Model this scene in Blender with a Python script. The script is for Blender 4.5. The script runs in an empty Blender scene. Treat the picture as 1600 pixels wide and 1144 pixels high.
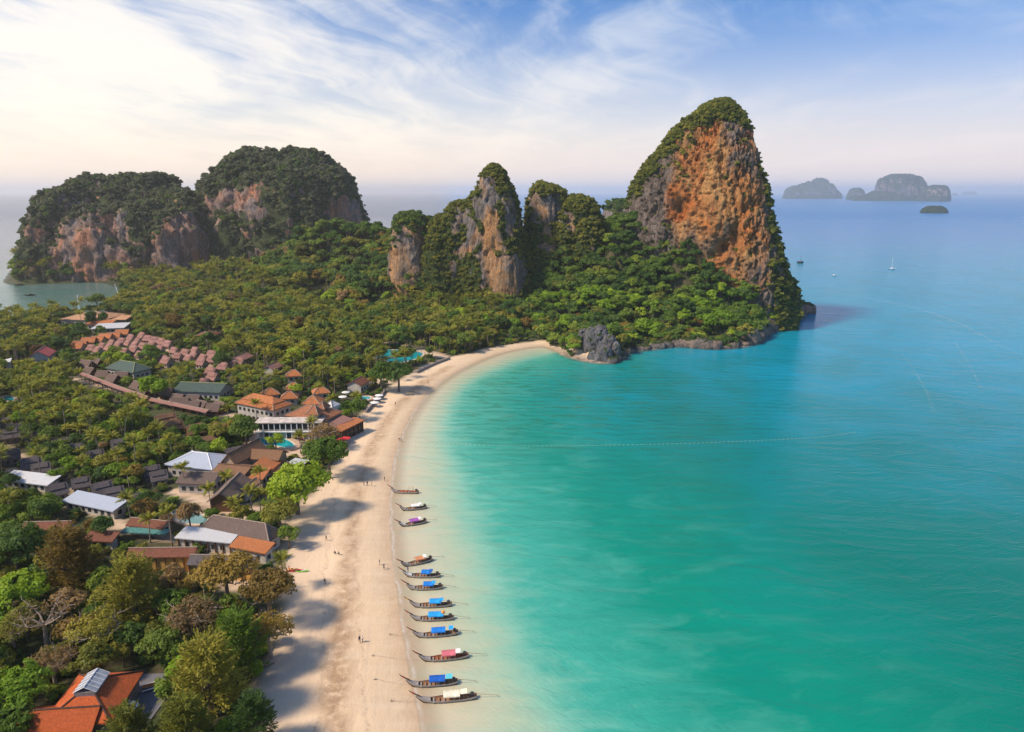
import bpy, math, random
import numpy as np
from math import radians, sin, cos, tan, pi
random.seed(7)
rng = np.random.default_rng(11)
scene = bpy.context.scene
COL = scene.collection

# ------------------------------------------------------------------ camera, world, sun, exposure
F = 1081.0                      # focal length in pixels of the 1600 px wide photograph
PITCH = math.atan2(272.0, F)
SP, CP = sin(PITCH), cos(PITCH)
CAMZ = 95.0
HAZE_D = 7.5e-5
cam_data = bpy.data.cameras.new('camera')
cam_data.sensor_width = 36.0
cam_data.lens = 36.0 * F / 1600.0
cam_data.clip_start = 1.0
cam_data.clip_end = 200000.0
cam = bpy.data.objects.new('camera', cam_data)
COL.objects.link(cam)
cam.location = (0, 0, CAMZ)
cam.rotation_euler = (pi / 2 - PITCH, 0, 0)
scene.camera = cam

SUN_AZ = Vaz = (-0.93, -0.37)     # horizontal direction towards the sun
SUN_EL = radians(47)
sunv = np.array([Vaz[0] * cos(SUN_EL), Vaz[1] * cos(SUN_EL), sin(SUN_EL)])
sunv /= np.linalg.norm(sunv)
sd_ = bpy.data.lights.new('sun', 'SUN')
sd_.energy = 3.2
sd_.angle = radians(9)
sd_.color = (1.0, 0.83, 0.62)
sun = bpy.data.objects.new('sun', sd_)
COL.objects.link(sun)
sun.location = (-300, 0, 400)
from mathutils import Vector, Matrix, Euler
sun.rotation_euler = Vector(sunv).to_track_quat('Z', 'Y').to_euler()

scene.view_settings.view_transform = 'Standard'
scene.view_settings.look = 'None'
scene.view_settings.exposure = 0.70
scene.view_settings.gamma = 1.0
scene.view_settings.use_curve_mapping = False
scene.render.engine = 'CYCLES'
cy = scene.cycles
cy.use_denoising = True
cy.max_bounces = 7
cy.diffuse_bounces = 3
cy.glossy_bounces = 3
cy.transmission_bounces = 4
cy.volume_bounces = 3
cy.transparent_max_bounces = 8
cy.caustics_reflective = False
cy.caustics_refractive = False
cy.sample_clamp_indirect = 4.0

# ------------------------------------------------------------------ node helper
class NT:
    def __init__(s, tree):
        s.t = tree
        s.t.nodes.clear()
    def n(s, typ, **kw):
        nd = s.t.nodes.new(typ)
        ins = kw.pop('ins', {})
        for k, v in kw.items():
            setattr(nd, k, v)
        for k, v in ins.items():
            s.set(nd.inputs[k], v)
        return nd
    def set(s, sock, v):
        if isinstance(v, bpy.types.NodeSocket):
            s.t.links.new(v, sock)
        elif isinstance(v, bpy.types.Node):
            s.t.links.new(v.outputs[0], sock)
        else:
            if sock.type == 'RGBA' and hasattr(v, '__len__') and len(v) == 3:
                v = (*v, 1)
            sock.default_value = v
    def math(s, op, a, b=None, c=None, clamp=False):
        nd = s.n('ShaderNodeMath', operation=op, use_clamp=clamp)
        s.set(nd.inputs[0], a)
        if b is not None: s.set(nd.inputs[1], b)
        if c is not None: s.set(nd.inputs[2], c)
        return nd.outputs[0]
    def vmath(s, op, a, b=None):
        nd = s.n('ShaderNodeVectorMath', operation=op)
        s.set(nd.inputs[0], a)
        if b is not None: s.set(nd.inputs[1], b)
        return nd.outputs['Value'] if op in ('DOT_PRODUCT', 'LENGTH') else nd.outputs[0]
    def mix(s, f, a, b, mode='MIX'):
        nd = s.n('ShaderNodeMix', data_type='RGBA', blend_type=mode)
        s.set(nd.inputs[0], f); s.set(nd.inputs[6], a); s.set(nd.inputs[7], b)
        return nd.outputs[2]
    def ramp(s, f, stops, interp='LINEAR'):
        nd = s.n('ShaderNodeValToRGB')
        cr = nd.color_ramp
        cr.interpolation = interp
        while len(cr.elements) < len(stops): cr.elements.new(0.5)
        for e, (p, c) in zip(cr.elements, stops):
            e.position = p
            e.color = (c, c, c, 1) if not hasattr(c, '__len__') else (*c[:3], 1)
        s.set(nd.inputs[0], f)
        return nd.outputs[0]
    def mr(s, v, a, b, c=0.0, d=1.0, smooth=False):
        nd = s.n('ShaderNodeMapRange', clamp=True)
        if smooth: nd.interpolation_type = 'SMOOTHSTEP'
        s.set(nd.inputs[0], v)
        for i, x in enumerate((a, b, c, d)): s.set(nd.inputs[i + 1], x)
        return nd.outputs[0]
    def noise(s, vec, scale, detail=4, rough=.55, dist=0.0):
        nd = s.n('ShaderNodeTexNoise', ins={'Vector': vec, 'Scale': scale, 'Detail': detail, 'Roughness': rough, 'Distortion': dist})
        return nd.outputs[0]
    def mapping(s, vec, scale=(1, 1, 1), rot=(0, 0, 0), loc=(0, 0, 0)):
        nd = s.n('ShaderNodeMapping', ins={'Vector': vec, 'Scale': scale, 'Rotation': rot, 'Location': loc})
        return nd.outputs[0]

world = bpy.data.worlds.new('World')
scene.world = world
world.use_nodes = True
T = NT(world.node_tree)
out = T.n('ShaderNodeOutputWorld')
sky = T.n('ShaderNodeTexSky', sky_type='NISHITA', sun_disc=False)
sky.sun_elevation = SUN_EL
sky.sun_rotation = math.atan2(Vaz[0], Vaz[1])
sky.air_density = 1.0
sky.dust_density = 1.0
sky.ozone_density = 3.0
tc = T.n('ShaderNodeTexCoord')
D = T.vmath('NORMALIZE', tc.outputs['Generated'])
sep = T.n('ShaderNodeSeparateXYZ', ins={0: D})
X, Y, Z = sep.outputs
zc = T.math('MAXIMUM', Z, 0.0)
den = T.math('ADD', zc, 0.10)
px_ = T.math('DIVIDE', X, den); py_ = T.math('DIVIDE', Y, den)
P2 = T.n('ShaderNodeCombineXYZ', ins={0: px_, 1: py_, 2: 0.0}).outputs[0]
warp = T.n('ShaderNodeTexNoise', ins={'Vector': P2, 'Scale': 0.45, 'Detail': 3.0})
P3 = T.vmath('ADD', P2, T.vmath('SCALE', T.vmath('SUBTRACT', warp.outputs['Color'], (0.5, 0.5, 0.5))))
P3.node.inputs[1].links[0].from_node.inputs['Scale'].default_value = 1.6
c1 = T.noise(T.mapping(T.mapping(P3, rot=(0, 0, radians(-14))), scale=(1.15, 0.30, 1), loc=(3.1, 1.7, 0)), 1.0, 9, .60, .45)
c2 = T.noise(T.mapping(T.mapping(P3, rot=(0, 0, radians(22))), scale=(2.6, 0.5, 1), loc=(8.3, 4.2, 0)), 1.3, 8, .64, .7)
c3 = T.noise(T.mapping(P2, scale=(1, 1, 1), loc=(1.3, 2.2, 5)), 0.8, 4, .55)
tosun = T.vmath('DOT_PRODUCT', D, (-0.80, 0.60, 0.0))      # haze and veil thicken towards the sun's side
sunf = T.mr(tosun, 0.12, 0.92, 0, 1, True)
cl = T.math('ADD', T.math('MULTIPLY', c1, 0.62), T.math('MULTIPLY', c2, 0.38))
cl = T.math('ADD', cl, T.math('MULTIPLY', T.math('SUBTRACT', c3, 0.5), 0.35))
lo = T.mr(sunf, 0, 1, 0.43, 0.30)
hi = T.mr(sunf, 0, 1, 0.76, 0.60)
cmask = T.mr(cl, lo, hi, 0, 1, True)
cmask = T.math('MULTIPLY', cmask, T.mr(sunf, 0, 1, 0.72, 0.92))
hz = T.mr(Z, 0.0, 0.30, 1, 0, True)                           # horizon veil
veil = T.math('POWER', hz, 1.6)
skyc = T.mix(1.0, sky.outputs[0], (0.34, 0.78, 1.25), 'MULTIPLY')
bg1 = T.n('ShaderNodeBackground', ins={0: skyc, 1: 0.07})
cloudcol = T.mix(sunf, (0.50, 0.66, 0.86), (1.02, 0.98, 0.92))
ccol2 = T.mix(T.mr(c2, .35, .7, 0, .5), cloudcol, T.mix(sunf, (0.66, 0.70, 0.84), (1.0, 0.93, 0.86)))
horcol = T.mix(sunf, (0.98, 0.80, 0.72), (1.08, 0.86, 0.66))
horcol = T.mix(T.mr(Z, 0.015, 0.10), horcol, T.mix(sunf, (0.92, 0.80, 0.74), (1.08, 0.97, 0.80)))
bg2 = T.n('ShaderNodeBackground', ins={0: ccol2, 1: 0.67})
bg3 = T.n('ShaderNodeBackground', ins={0: horcol, 1: 0.72})
m1 = T.n('ShaderNodeMixShader', ins={0: cmask, 1: bg1.outputs[0], 2: bg2.outputs[0]})
m2 = T.n('ShaderNodeMixShader', ins={0: T.math('MULTIPLY', veil, 0.93), 1: m1.outputs[0], 2: bg3.outputs[0]})
T.set(out.inputs[0], m2.outputs[0])

# ------------------------------------------------------------------ picture to place
def ray(px, py):
    a, b = (px - 800) / F, (py - 572) / F
    return np.array([a, CP - b * SP, -SP - b * CP])
def G(px, py, z=0.0):
    """point of the plane at height z seen at a pixel of the photograph"""
    r = ray(px, py)
    t = (z - CAMZ) / r[2]
    return np.array([r[0] * t, r[1] * t, z])
def PY(px, py, Yd):
    """point at distance Yd (along +Y) seen at a pixel"""
    r = ray(px, py)
    t = Yd / r[1]
    return np.array([r[0] * t, Yd, CAMZ + r[2] * t])
def proj(x, y, z):
    dz = z - CAMZ
    depth = y * CP - dz * SP
    up = y * SP + dz * CP
    return 800 + F * x / depth, 572 - F * up / depth, depth

# ------------------------------------------------------------------ noise (gradient noise on arrays)
_perm = np.random.default_rng(3).permutation(256)
_perm = np.concatenate([_perm, _perm, _perm])
_g = np.random.default_rng(4).normal(size=(256, 3))
_g /= np.linalg.norm(_g, axis=1)[:, None]
def perlin(p):
    i = np.floor(p).astype(np.int64)
    f = p - i
    u = f * f * f * (f * (f * 6 - 15) + 10)
    i &= 255
    r = np.zeros(len(p))
    for dx in (0, 1):
        wx = u[:, 0] if dx else 1 - u[:, 0]
        for dy in (0, 1):
            wy = u[:, 1] if dy else 1 - u[:, 1]
            for dz in (0, 1):
                wz = u[:, 2] if dz else 1 - u[:, 2]
                h = _perm[_perm[_perm[i[:, 0] + dx] + i[:, 1] + dy] + i[:, 2] + dz]
                g = _g[h]
                r += wx * wy * wz * (g[:, 0] * (f[:, 0] - dx) + g[:, 1] * (f[:, 1] - dy) + g[:, 2] * (f[:, 2] - dz))
    return r * 1.6
def fbm(p, scale, octv=4, rough=0.5, off=0.0):
    p = np.asarray(p, float) / np.asarray(scale, float) + off
    s, a, t = np.zeros(len(p)), 1.0, 0.0
    for k in range(octv):
        s += a * perlin(p); t += a
        p = p * 2.03 + 17.3; a *= rough
    return s / t
def ss(x, a, b):
    t = np.clip((x - a) / (b - a), 0, 1)
    return t * t * (3 - 2 * t)

# ------------------------------------------------------------------ polygons
def inpoly(P, poly):
    x, y = P[:, 0], P[:, 1]
    c = np.zeros(len(P), bool)
    n = len(poly)
    for i in range(n):
        x1, y1 = poly[i][:2]; x2, y2 = poly[(i + 1) % n][:2]
        if y1 == y2: continue
        m = (y1 > y) != (y2 > y)
        c ^= m & (x < (x2 - x1) * (y - y1) / (y2 - y1) + x1)
    return c
def dline(P, line, closed=False):
    """distance of points to a polyline"""
    d = np.full(len(P), 1e18)
    n = len(line)
    for i in range(n if closed else n - 1):
        a = np.array(line[i][:2]); b = np.array(line[(i + 1) % n][:2])
        ab = b - a; L = ab @ ab + 1e-12
        t = np.clip(((P[:, 0] - a[0]) * ab[0] + (P[:, 1] - a[1]) * ab[1]) / L, 0, 1)
        dd = (P[:, 0] - a[0] - t * ab[0]) ** 2 + (P[:, 1] - a[1] - t * ab[1]) ** 2
        np.minimum(d, dd, out=d)
    return np.sqrt(d)
def smooth_line(pts, it=2):
    pts = [np.array(p, float) for p in pts]
    for _ in range(it):
        q = [pts[0]]
        for a, b in zip(pts[:-1], pts[1:]):
            q += [a * .75 + b * .25, a * .25 + b * .75]
        q.append(pts[-1]); pts = q
    return pts

bay_px = [(700, 1500), (668, 1200), (657, 1144), (648, 1095), (640, 1060), (634, 1020), (624, 960), (616, 900), (611, 860), (608, 800),
          (611, 740), (619, 700), (631, 668), (650, 636), (674, 608), (700, 588), (735, 569), (775, 553), (810, 545), (845, 540), (862, 543), (872, 549),
          (885, 557), (905, 563), (935, 568), (962, 567), (972, 560), (985, 549), (1015, 547), (1060, 541), (1080, 543), (1110, 546), (1140, 545), (1170, 541),
          (1188, 534), (1200, 521), (1225, 509), (1246, 501), (1256, 489)]
bay = [G(*p)[:2] for p in bay_px]
back = [(228, 545), (205, 620), (120, 690), (20, 700), (-40, 740), (-120, 860), (-170, 1010), (-320, 1080), (-520, 1060), (-660, 930)]
west_px = [(12, 441), (25, 445), (90, 443), (150, 441), (186, 443), (196, 462), (188, 484), (130, 492), (60, 497), (-60, 512), (-260, 540), (-700, 600)]
west = [G(*p)[:2] for p in west_px]
land = [np.array(p) for p in smooth_line(bay, 1)] + [np.array(p, float) for p in back] + west + [np.array((-900, 300.)), np.array((-900, -200.)), np.array((-40, -200.))]
veg_px = [(392, 1300), (400, 1144), (408, 1080), (428, 1010), (446, 960), (448, 905), (440, 866), (462, 800), (500, 765), (530, 720), (545, 690), (552, 668), (570, 645), (602, 611), (645, 586), (660, 574), (700, 562),
          (725, 556), (760, 546), (800, 539), (848, 534)]
vegline = [G(*p)[:2] for p in veg_px]
beachpoly = vegline + [np.array(p) for p in bay[::-1][19:]] 
beachpoly = vegline + bay[:20][::-1]
def wavy(P, amp, sc):
    Q = np.c_[P, np.zeros(len(P))]
    return amp * fbm(Q, sc, 3)
# ------------------------------------------------------------------ mesh and object helpers
def mesh_np(name, verts, quads=None, tris=None, attrs=None, smooth=False, uv=None):
    me = bpy.data.meshes.new(name)
    verts = np.asarray(verts, np.float32)
    parts = []
    nq = 0 if quads is None else len(quads)
    nt = 0 if tris is None else len(tris)
    me.vertices.add(len(verts)); me.vertices.foreach_set('co', verts.ravel())
    loops = []
    if nq: loops.append(np.asarray(quads, np.int32).ravel())
    if nt: loops.append(np.asarray(tris, np.int32).ravel())
    loops = np.concatenate(loops)
    me.loops.add(len(loops)); me.loops.foreach_set('vertex_index', loops)
    me.polygons.add(nq + nt)
    st = np.concatenate([np.arange(nq) * 4, nq * 4 + np.arange(nt) * 3]).astype(np.int32)
    me.polygons.foreach_set('loop_start', st)
    if smooth: me.polygons.foreach_set('use_smooth', np.ones(nq + nt, bool))
    if attrs:
        for k, v in attrs.items():
            a = me.attributes.new(k, 'FLOAT', 'POINT')
            a.data.foreach_set('value', np.asarray(v, np.float32))
    me.update(calc_edges=True); me.validate()
    return me
def grid_quads(nu, nv, wrap=False):
    """vertices laid out [v][u]"""
    i = np.arange(nv - 1)[:, None]; j = np.arange(nu if wrap else nu - 1)[None, :]
    a = i * nu + j; b = i * nu + (j + 1) % nu
    return np.stack([a, b, b + nu, a + nu], -1).reshape(-1, 4)
def link(name, data, mat=None, parent=None, loc=None, rot=None):
    o = bpy.data.objects.new(name, data)
    COL.objects.link(o)
    if mat is not None and data is not None:
        for m in (mat if isinstance(mat, (list, tuple)) else [mat]):
            data.materials.append(m)
    if parent is not None: o.parent = parent
    if loc is not None: o.location = loc
    if rot is not None: o.rotation_euler = rot
    return o
def tag(o, label=None, cat=None, group=None, kind=None):
    if label: o['label'] = label
    if cat: o['category'] = cat
    if group: o['group'] = group
    if kind: o['kind'] = kind
    return o
def empty(name, loc=(0, 0, 0), rz=0.0):
    o = bpy.data.objects.new(name, None)
    COL.objects.link(o)
    o.empty_display_size = 0.5
    o.location = loc; o.rotation_euler = (0, 0, rz)
    return o
_kids = {}
def copy_tree(o, parent=None):
    c = o.copy(); COL.objects.link(c)
    c.parent = parent
    for ch in [x for x in o.children]: copy_tree(ch, c)
    return c
def newmat(name):
    m = bpy.data.materials.new(name); m.use_nodes = True
    return m, NT(m.node_tree)
def finish(N, col, rough=.8, bump=None, strength=.5, dist=.1, spec=.3, metal=0.0, **kw):
    p = N.n('ShaderNodeBsdfPrincipled', ins={'Base Color': col, 'Roughness': rough, 'Specular IOR Level': spec, 'Metallic': metal})
    for k, v in kw.items(): N.set(p.inputs[k.replace('_', ' ')], v)
    if bump is not None:
        b = N.n('ShaderNodeBump', ins={'Height': bump, 'Strength': strength, 'Distance': dist})
        N.set(p.inputs['Normal'], b.outputs[0])
    o = N.n('ShaderNodeOutputMaterial', ins={0: p.outputs[0]})
    return p
def attr(N, name, typ='GEOMETRY'):
    return N.n('ShaderNodeAttribute', attribute_name=name, attribute_type=typ).outputs['Fac']
def pos(N):
    return N.n('ShaderNodeNewGeometry').outputs['Position']
def opos(N):
    return N.n('ShaderNodeTexCoord').outputs['Object']

# ------------------------------------------------------------------ ground
hill_px = [(985, 340, 535, -3), (1020, 348, 525, -2), (1075, 378, 508, -4), (1130, 425, 495, -4), (1180, 432, 490, -2), (1215, 430, 486, -2), (1205, 455, 474, -5), (1240, 450, 500, -8),
           (950, 372, 545, -8), (925, 400, 540, -8), (900, 440, 525, -8), (880, 500, 475, -8), (905, 495, 462, -8), (950, 450, 500, -8), (1000, 420, 508, -8),
           (1050, 470, 472, -8), (1150, 490, 462, -8), (1000, 510, 452, -8), (1100, 515, 440, -8), (1195, 485, 470, -8), (1225, 475, 485, -8),
           (770, 472, 520, -6), (700, 470, 530, -8), (640, 430, 560, -8), (600, 440, 565, -8), (820, 470, 515, -8), (840, 505, 470, -8), (780, 520, 455, -8),
           (470, 362, 700, -8), (520, 353, 700, -8), (570, 360, 680, -8), (612, 374, 650, -8), (450, 395, 705, -8), (500, 420, 655, -8), (560, 430, 620, -8), (590, 400, 640, -8),
           (430, 440, 690, -8), (360, 430, 760, -10), (300, 440, 740, -10), (520, 460, 590, -8), (620, 480, 540, -8), (700, 500, 490, -8)]
hp = np.array([PY(a, b, c) + (0, 0, d) for a, b, c, d in hill_px])
flat = [(-60, 480), (-200, 520), (50, 510), (150, 500), (250, 470), (330, 470), (400, 490), (480, 510), (560, 520), (640, 530), (720, 540), (650, 560), (300, 520), (100, 560), (500, 560), (400, 600), (200, 640), (0, 700), (400, 700),
        (200, 800), (0, 900), (300, 1000), (100, 1144), (500, 900), (-300, 700), (-200, 1000), (600, 700)]
fp = np.array([G(a, b, 0) for a, b in flat])
extra = np.array([(150, 600, 40.), (60, 640, 35.), (-20, 680, 30.), (-90, 720, 40.), (230, 560, 12.), (-150, 800, 20.), (-250, 850, 20.), (-400, 850, 20.), (-550, 850, 15.), (40, 560, 45), (90, 600, 60.)])
cp = np.concatenate([hp, fp, extra])
cp[:, 2] = np.maximum(cp[:, 2], 0)
def hills(P):
    z = np.zeros(len(P)); w = np.zeros(len(P))
    for c in cp:
        d2 = (P[:, 0] - c[0]) ** 2 + (P[:, 1] - c[1]) ** 2
        k = 1.0 / (d2 + 90.0) ** 2
        z += k * c[2]; w += k
    return z / w
land_c = land
def shore_d(P):
    d = dline(P, land_c, True)
    return np.where(inpoly(P, land_c), d, -d)
def ground_z(P, s=None):
    if s is None: s = shore_d(P)
    h = hills(P)
    base = np.where(s > 0, 0.042 * np.minimum(s, 32) + 0.004 * np.clip(s - 32, 0, 60), np.maximum(0.05 * s, -4))
    hillz = np.maximum(h - 1.5, 0) * ss(s, -1, 16)
    rough = fbm(np.c_[P, 0 * P[:, 0]], (22, 22, 22), 3) * ss(h, 3, 12) * 2.5 * ss(s, 0, 20)
    return base + hillz + rough
xs = np.concatenate([np.arange(-900, -330, 8.0), np.arange(-330, 290, 2.6), np.arange(290, 460, 9.0)])
ys = np.concatenate([np.arange(-200, 60, 13.0), np.arange(60, 330, 2.2), np.arange(330, 620, 3.4), np.arange(620, 1240, 9.0)])
gx, gy = np.meshgrid(xs, ys)
gP = np.c_[gx.ravel(), gy.ravel()]
gs = shore_d(gP)
gz = ground_z(gP, gs)
dveg = dline(gP, vegline)
inb = inpoly(gP, beachpoly)
beach = ss(np.where(inb, dveg, -dveg) + wavy(gP, 3.0, 9.0), -2.0, 1.2)
beach = np.where((gs > -30) & (gs < 14) & (gP[:, 1] < 480) & (gP[:, 0] < 60), np.maximum(beach, ss(gs, 14, 9)), beach)
beach = np.where((gs < 3) & (gP[:, 0] < -300) & (gP[:, 1] < 690), np.maximum(beach, ss(gs, 3, 1)), beach)
# damp brown band of sand left by the tide
band_l = [G(*p)[:2] for p in [(546, 780), (538, 850), (524, 930), (512, 1000), (500, 1050), (497, 1100), (500, 1144), (505, 1300)]]
band_r = [G(*p)[:2] for p in [(560, 780), (560, 850), (554, 920), (552, 1000), (546, 1050), (546, 1144), (550, 1300)]]
bandpoly = band_l + band_r[::-1]
db = dline(gP, bandpoly, True); ib = inpoly(gP, bandpoly)
damp = ss(np.where(ib, db, -db) + wavy(gP, 2.2, 5.0), -1.5, 2.2)
band2 = smooth_line([G(*p)[:2] for p in [(552, 790), (566, 740), (585, 690), (610, 650), (650, 605), (700, 575)]], 1)
damp = np.maximum(damp, .75 * ss(dline(gP, band2) + wavy(gP, 2.5, 7.0), 3.4, 0.8))
paths_px = [([(150, 800), (190, 830), (240, 843), (300, 850), (360, 872), (430, 880)], 2.0), ([(225, 880), (270, 893), (330, 905), (400, 925)], 3.0), ([(120, 795), (60, 765), (20, 740)], 1.5),
            ([(275, 775), (320, 790), (360, 812), (410, 812), (440, 820)], 2.2), ([(340, 770), (345, 790), (400, 806)], 2.5), ([(400, 700), (450, 705), (480, 715)], 5.0), ([(395, 680), (430, 672), (480, 690)], 3.0),
            ([(590, 540), (650, 548), (690, 560)], 4.0), ([(652, 590), (690, 568), (720, 560)], 5.0), ([(570, 600), (600, 600)], 5.0), ([(120, 498), (200, 500)], 7.0), ([(170, 540), (240, 545), (330, 575)], 3.0),
            ([(20, 580), (130, 600), (330, 650), (400, 660)], 1.6), ([(0, 700), (150, 790)], 1.2)]
path = np.zeros(len(gP))
for pl, w in paths_px:
    pl = [G(a, b)[:2] for a, b in pl]
    path = np.maximum(path, ss(dline(gP, pl) + wavy(gP, 1.5, 6.0), w + .9, w - .5))
rocky = ss(gs, 7, 2) * ss(gP[:, 0], 24, 34) * (gP[:, 1] > 380)
me = mesh_np('ground', np.c_[gP, gz], grid_quads(len(xs), len(ys)), attrs={'beach': beach, 'sd': gs, 'damp': damp, 'path': path, 'rocky': rocky}, smooth=True)
m, N = newmat('ground')
p = pos(N); s_ = attr(N, 'sd')
n1 = N.noise(p, .05, 5, .6); n2 = N.noise(p, .35, 5, .6); n3 = N.noise(p, 2.5, 4, .65)
nst = N.noise(N.mapping(p, scale=(.05, .4, 1), rot=(0, 0, .12)), 1.0, 5, .6)
s2 = N.math('ADD', s_, N.math('MULTIPLY', N.math('SUBTRACT', n2, .5), 7))
sand = N.ramp(N.mr(s2, -3, 62), [(0.0, (.46, .31, .19)), (.05, (.52, .37, .235)), (.10, (.62, .47, .31)), (.28, (.80, .60, .40)), (.50, (.66, .50, .36)), (.62, (.64, .52, .46)), (.82, (.60, .51, .49)), (1, (.58, .50, .49))])
sand = N.mix(N.mr(n1, .42, .62, 0, .30), sand, (.50, .385, .29))
sand = N.mix(N.mr(nst, .5, .75, 0, .22), sand, (.78, .66, .52))
sand = N.mix(N.mr(n3, .50, .8, 0, .30), sand, (.42, .33, .25))
dcol = N.mix(N.mr(n2, .3, .7), (.29, .175, .10), (.43, .28, .165))
dm = N.math('MULTIPLY', attr(N, 'damp'), N.mr(N.noise(p, .5, 6, .72), .30, .52))
sand = N.mix(N.math('MULTIPLY', dm, .95), sand, dcol)
wr = N.math('ADD', s_, N.math('MULTIPLY', N.math('SUBTRACT', N.noise(p, .09, 5, .65), .5), 9))
wn = N.noise(p, 1.3, 5, .75)
for w0 in (9.5, 17.0, 33.0):
    ln_ = N.mr(N.math('ABSOLUTE', N.math('SUBTRACT', wr, w0)), .55, .05)
    sand = N.mix(N.math('MULTIPLY', ln_, N.mr(wn, .42, .62, 0, .45)), sand, (.22, .15, .10))
wh_ = N.noise(N.mapping(N.mapping(p, rot=(0, 0, -.16)), scale=(1.6, .035, 1)), 1.0, 4, .6)
sand = N.mix(N.mr(wh_, .55, .70, 0, .28), sand, (.50, .38, .29))
trash = N.mr(N.noise(p, 1.6, 5, .8), .69, .74)
sand = N.mix(N.math('MULTIPLY', trash, .5), sand, (.28, .19, .13))
soil = N.mix(N.mr(n2, .35, .65), (.035, .045, .018), (.10, .075, .045))
soil = N.mix(N.mr(n1, .4, .65), soil, (.045, .065, .02))
pc = N.mix(N.mr(n2, .3, .7), (.50, .36, .26), (.62, .47, .34))
col = N.mix(attr(N, 'path'), soil, pc)
col = N.mix(attr(N, 'beach'), col, sand)
rk = N.mix(N.mr(n2, .35, .65), (.10, .09, .08), (.36, .28, .22))
col = N.mix(attr(N, 'rocky'), col, rk)
wet = N.mr(s2, 6, -1)
ro = N.mr(wet, 0, 1, .95, .38)
tracks = N.noise(N.mapping(p, scale=(.6, .25, 1)), 1.2, 5, .6)
bh = N.math('ADD', N.math('MULTIPLY', n3, .06), N.math('MULTIPLY', tracks, .16))
finish(N, col, ro, bh, .9, 1.0, .25)
link('ground', me, m)['kind'] = 'structure'

# ------------------------------------------------------------------ sea
drop_px = [(1010, 1400), (905, 1144), (868, 1060), (822, 980), (792, 900), (764, 830), (738, 760), (710, 700), (708, 650), (726, 612), (760, 587), (820, 566), (872, 551)]
drop = [G(*p)[:2] for p in drop_px]
drops = smooth_line(drop, 1)
shal = drops + [b for b in bay[:22][::-1]]
def geo(a, n, r):
    o = [a]; st = 12.0
    for _ in range(n):
        st *= r; o.append(o[-1] + st)
    return np.array(o[1:])
gr = geo(0, 31, 1.24)
xs = np.concatenate([(-170 - gr)[::-1], np.arange(-170, 340, 3.0), 340 + gr])
ys = np.concatenate([(40 - gr[:14])[::-1], np.arange(40, 600, 3.0), 600 + gr])
wx, wy = np.meshgrid(xs, ys)
wP = np.c_[wx.ravel(), wy.ravel()]
ws = -shore_d(wP)
dd = dline(wP, drops)
insh = inpoly(wP, shal)
wob = wavy(wP, 1.0, 18.0)
tt = np.where(insh | (ws < 0), np.clip(ws, 0, None) / (np.clip(ws, 0, None) + dd + 1e-3), 1 + dd / 80.0)
xx = wP[:, 0]; 
me = mesh_np('sea', np.c_[wP, np.zeros(len(wP))], grid_quads(len(xs), len(ys)), attrs={'offshore': ws, 'drop': np.clip(tt, 0, 8)}, smooth=True)
m, N = newmat('sea_water')
p = pos(N); t = attr(N, 'drop'); s_ = attr(N, 'offshore')
sx = N.n('ShaderNodeSeparateXYZ', ins={0: p})
PX, PYY = sx.outputs[0], sx.outputs[1]
w1 = N.noise(p, .022, 5, .6, .6); w2 = N.noise(N.mapping(p, scale=(.05, .14, 1), rot=(0, 0, .5)), 1.0, 5, .65, .8)
w3 = N.noise(N.mapping(p, scale=(.12, .5, 1), rot=(0, 0, -.35)), 1.0, 5, .7, .5)
tn = N.math('ADD', t, N.math('MULTIPLY', N.math('SUBTRACT', w2, .5), .42))
tn = N.math('ADD', tn, N.math('MULTIPLY', N.math('SUBTRACT', w3, .5), .16))
body = N.ramp(N.mr(tn, 0, 4), [(0.0, (.56, .46, .33)), (.07, (.50, .47, .34)), (.15, (.36, .46, .33)), (.215, (.19, .44, .34)), (.27, (.045, .35, .275)), (.36, (.002, .25, .175)), (.55, (.0, .165, .120)), (1, (.0, .125, .105))])
blue = N.mr(N.math('ADD', PYY, N.math('ADD', N.math('MULTIPLY', PX, .35), N.math('MULTIPLY', N.math('SUBTRACT', w1, .5), 220))), 120, 560, 0, 1, True)
body = N.mix(N.math('MULTIPLY', blue, N.mr(t, 1.1, 2.0)), body, (.0, .27, .42))
far = N.mr(PYY, 400, 1800, 0, 1, True)
body = N.mix(far, body, (.03, .16, .42))
lb = N.mr(PX, -260, -340, 0, 1, True)
body = N.mix(N.math('MULTIPLY', lb, N.mr(PYY, 1500, 900)), body, (.10, .20, .16))
body = N.mix(N.mr(N.math('ADD', PX, N.math('MULTIPLY', PYY, .10)), 260, -60, 0, N.mr(PYY, 500, 900, 0, .85)), body, N.mix(N.mr(PYY, 700, 1200), N.mix(lb, body, (.12, .15, .17)), (.15, .13, .15)))
# weed patches on the shallow bed below the crag
wd = N.noise(N.mapping(p, scale=(.07, .16, 1), rot=(0, 0, .3)), 1.0, 6, .7, 1.2)
reg = N.math('MULTIPLY', N.mr(PYY, 215, 300, 0, 1, True), N.mr(PYY, 440, 380, 0, 1, True))
reg = N.math('MULTIPLY', reg, N.mr(PX, 110, 60, 0, 1, True))
reg = N.math('MULTIPLY', reg, N.mr(t, .98, 1.1))
body = N.mix(N.math('MULTIPLY', N.math('MULTIPLY', reg, N.mr(wd, .50, .62)), .62), body, (.02, .17, .10))
pale = N.mr(N.noise(N.mapping(p, scale=(.05, .12, 1), rot=(0, 0, -.6), loc=(4, 1, 0)), 1.0, 5, .65, .9), .50, .72)
body = N.mix(N.math('MULTIPLY', N.math('MULTIPLY', pale, N.mr(t, 2.2, 1.0)), .26), body, (.22, .52, .44))
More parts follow.
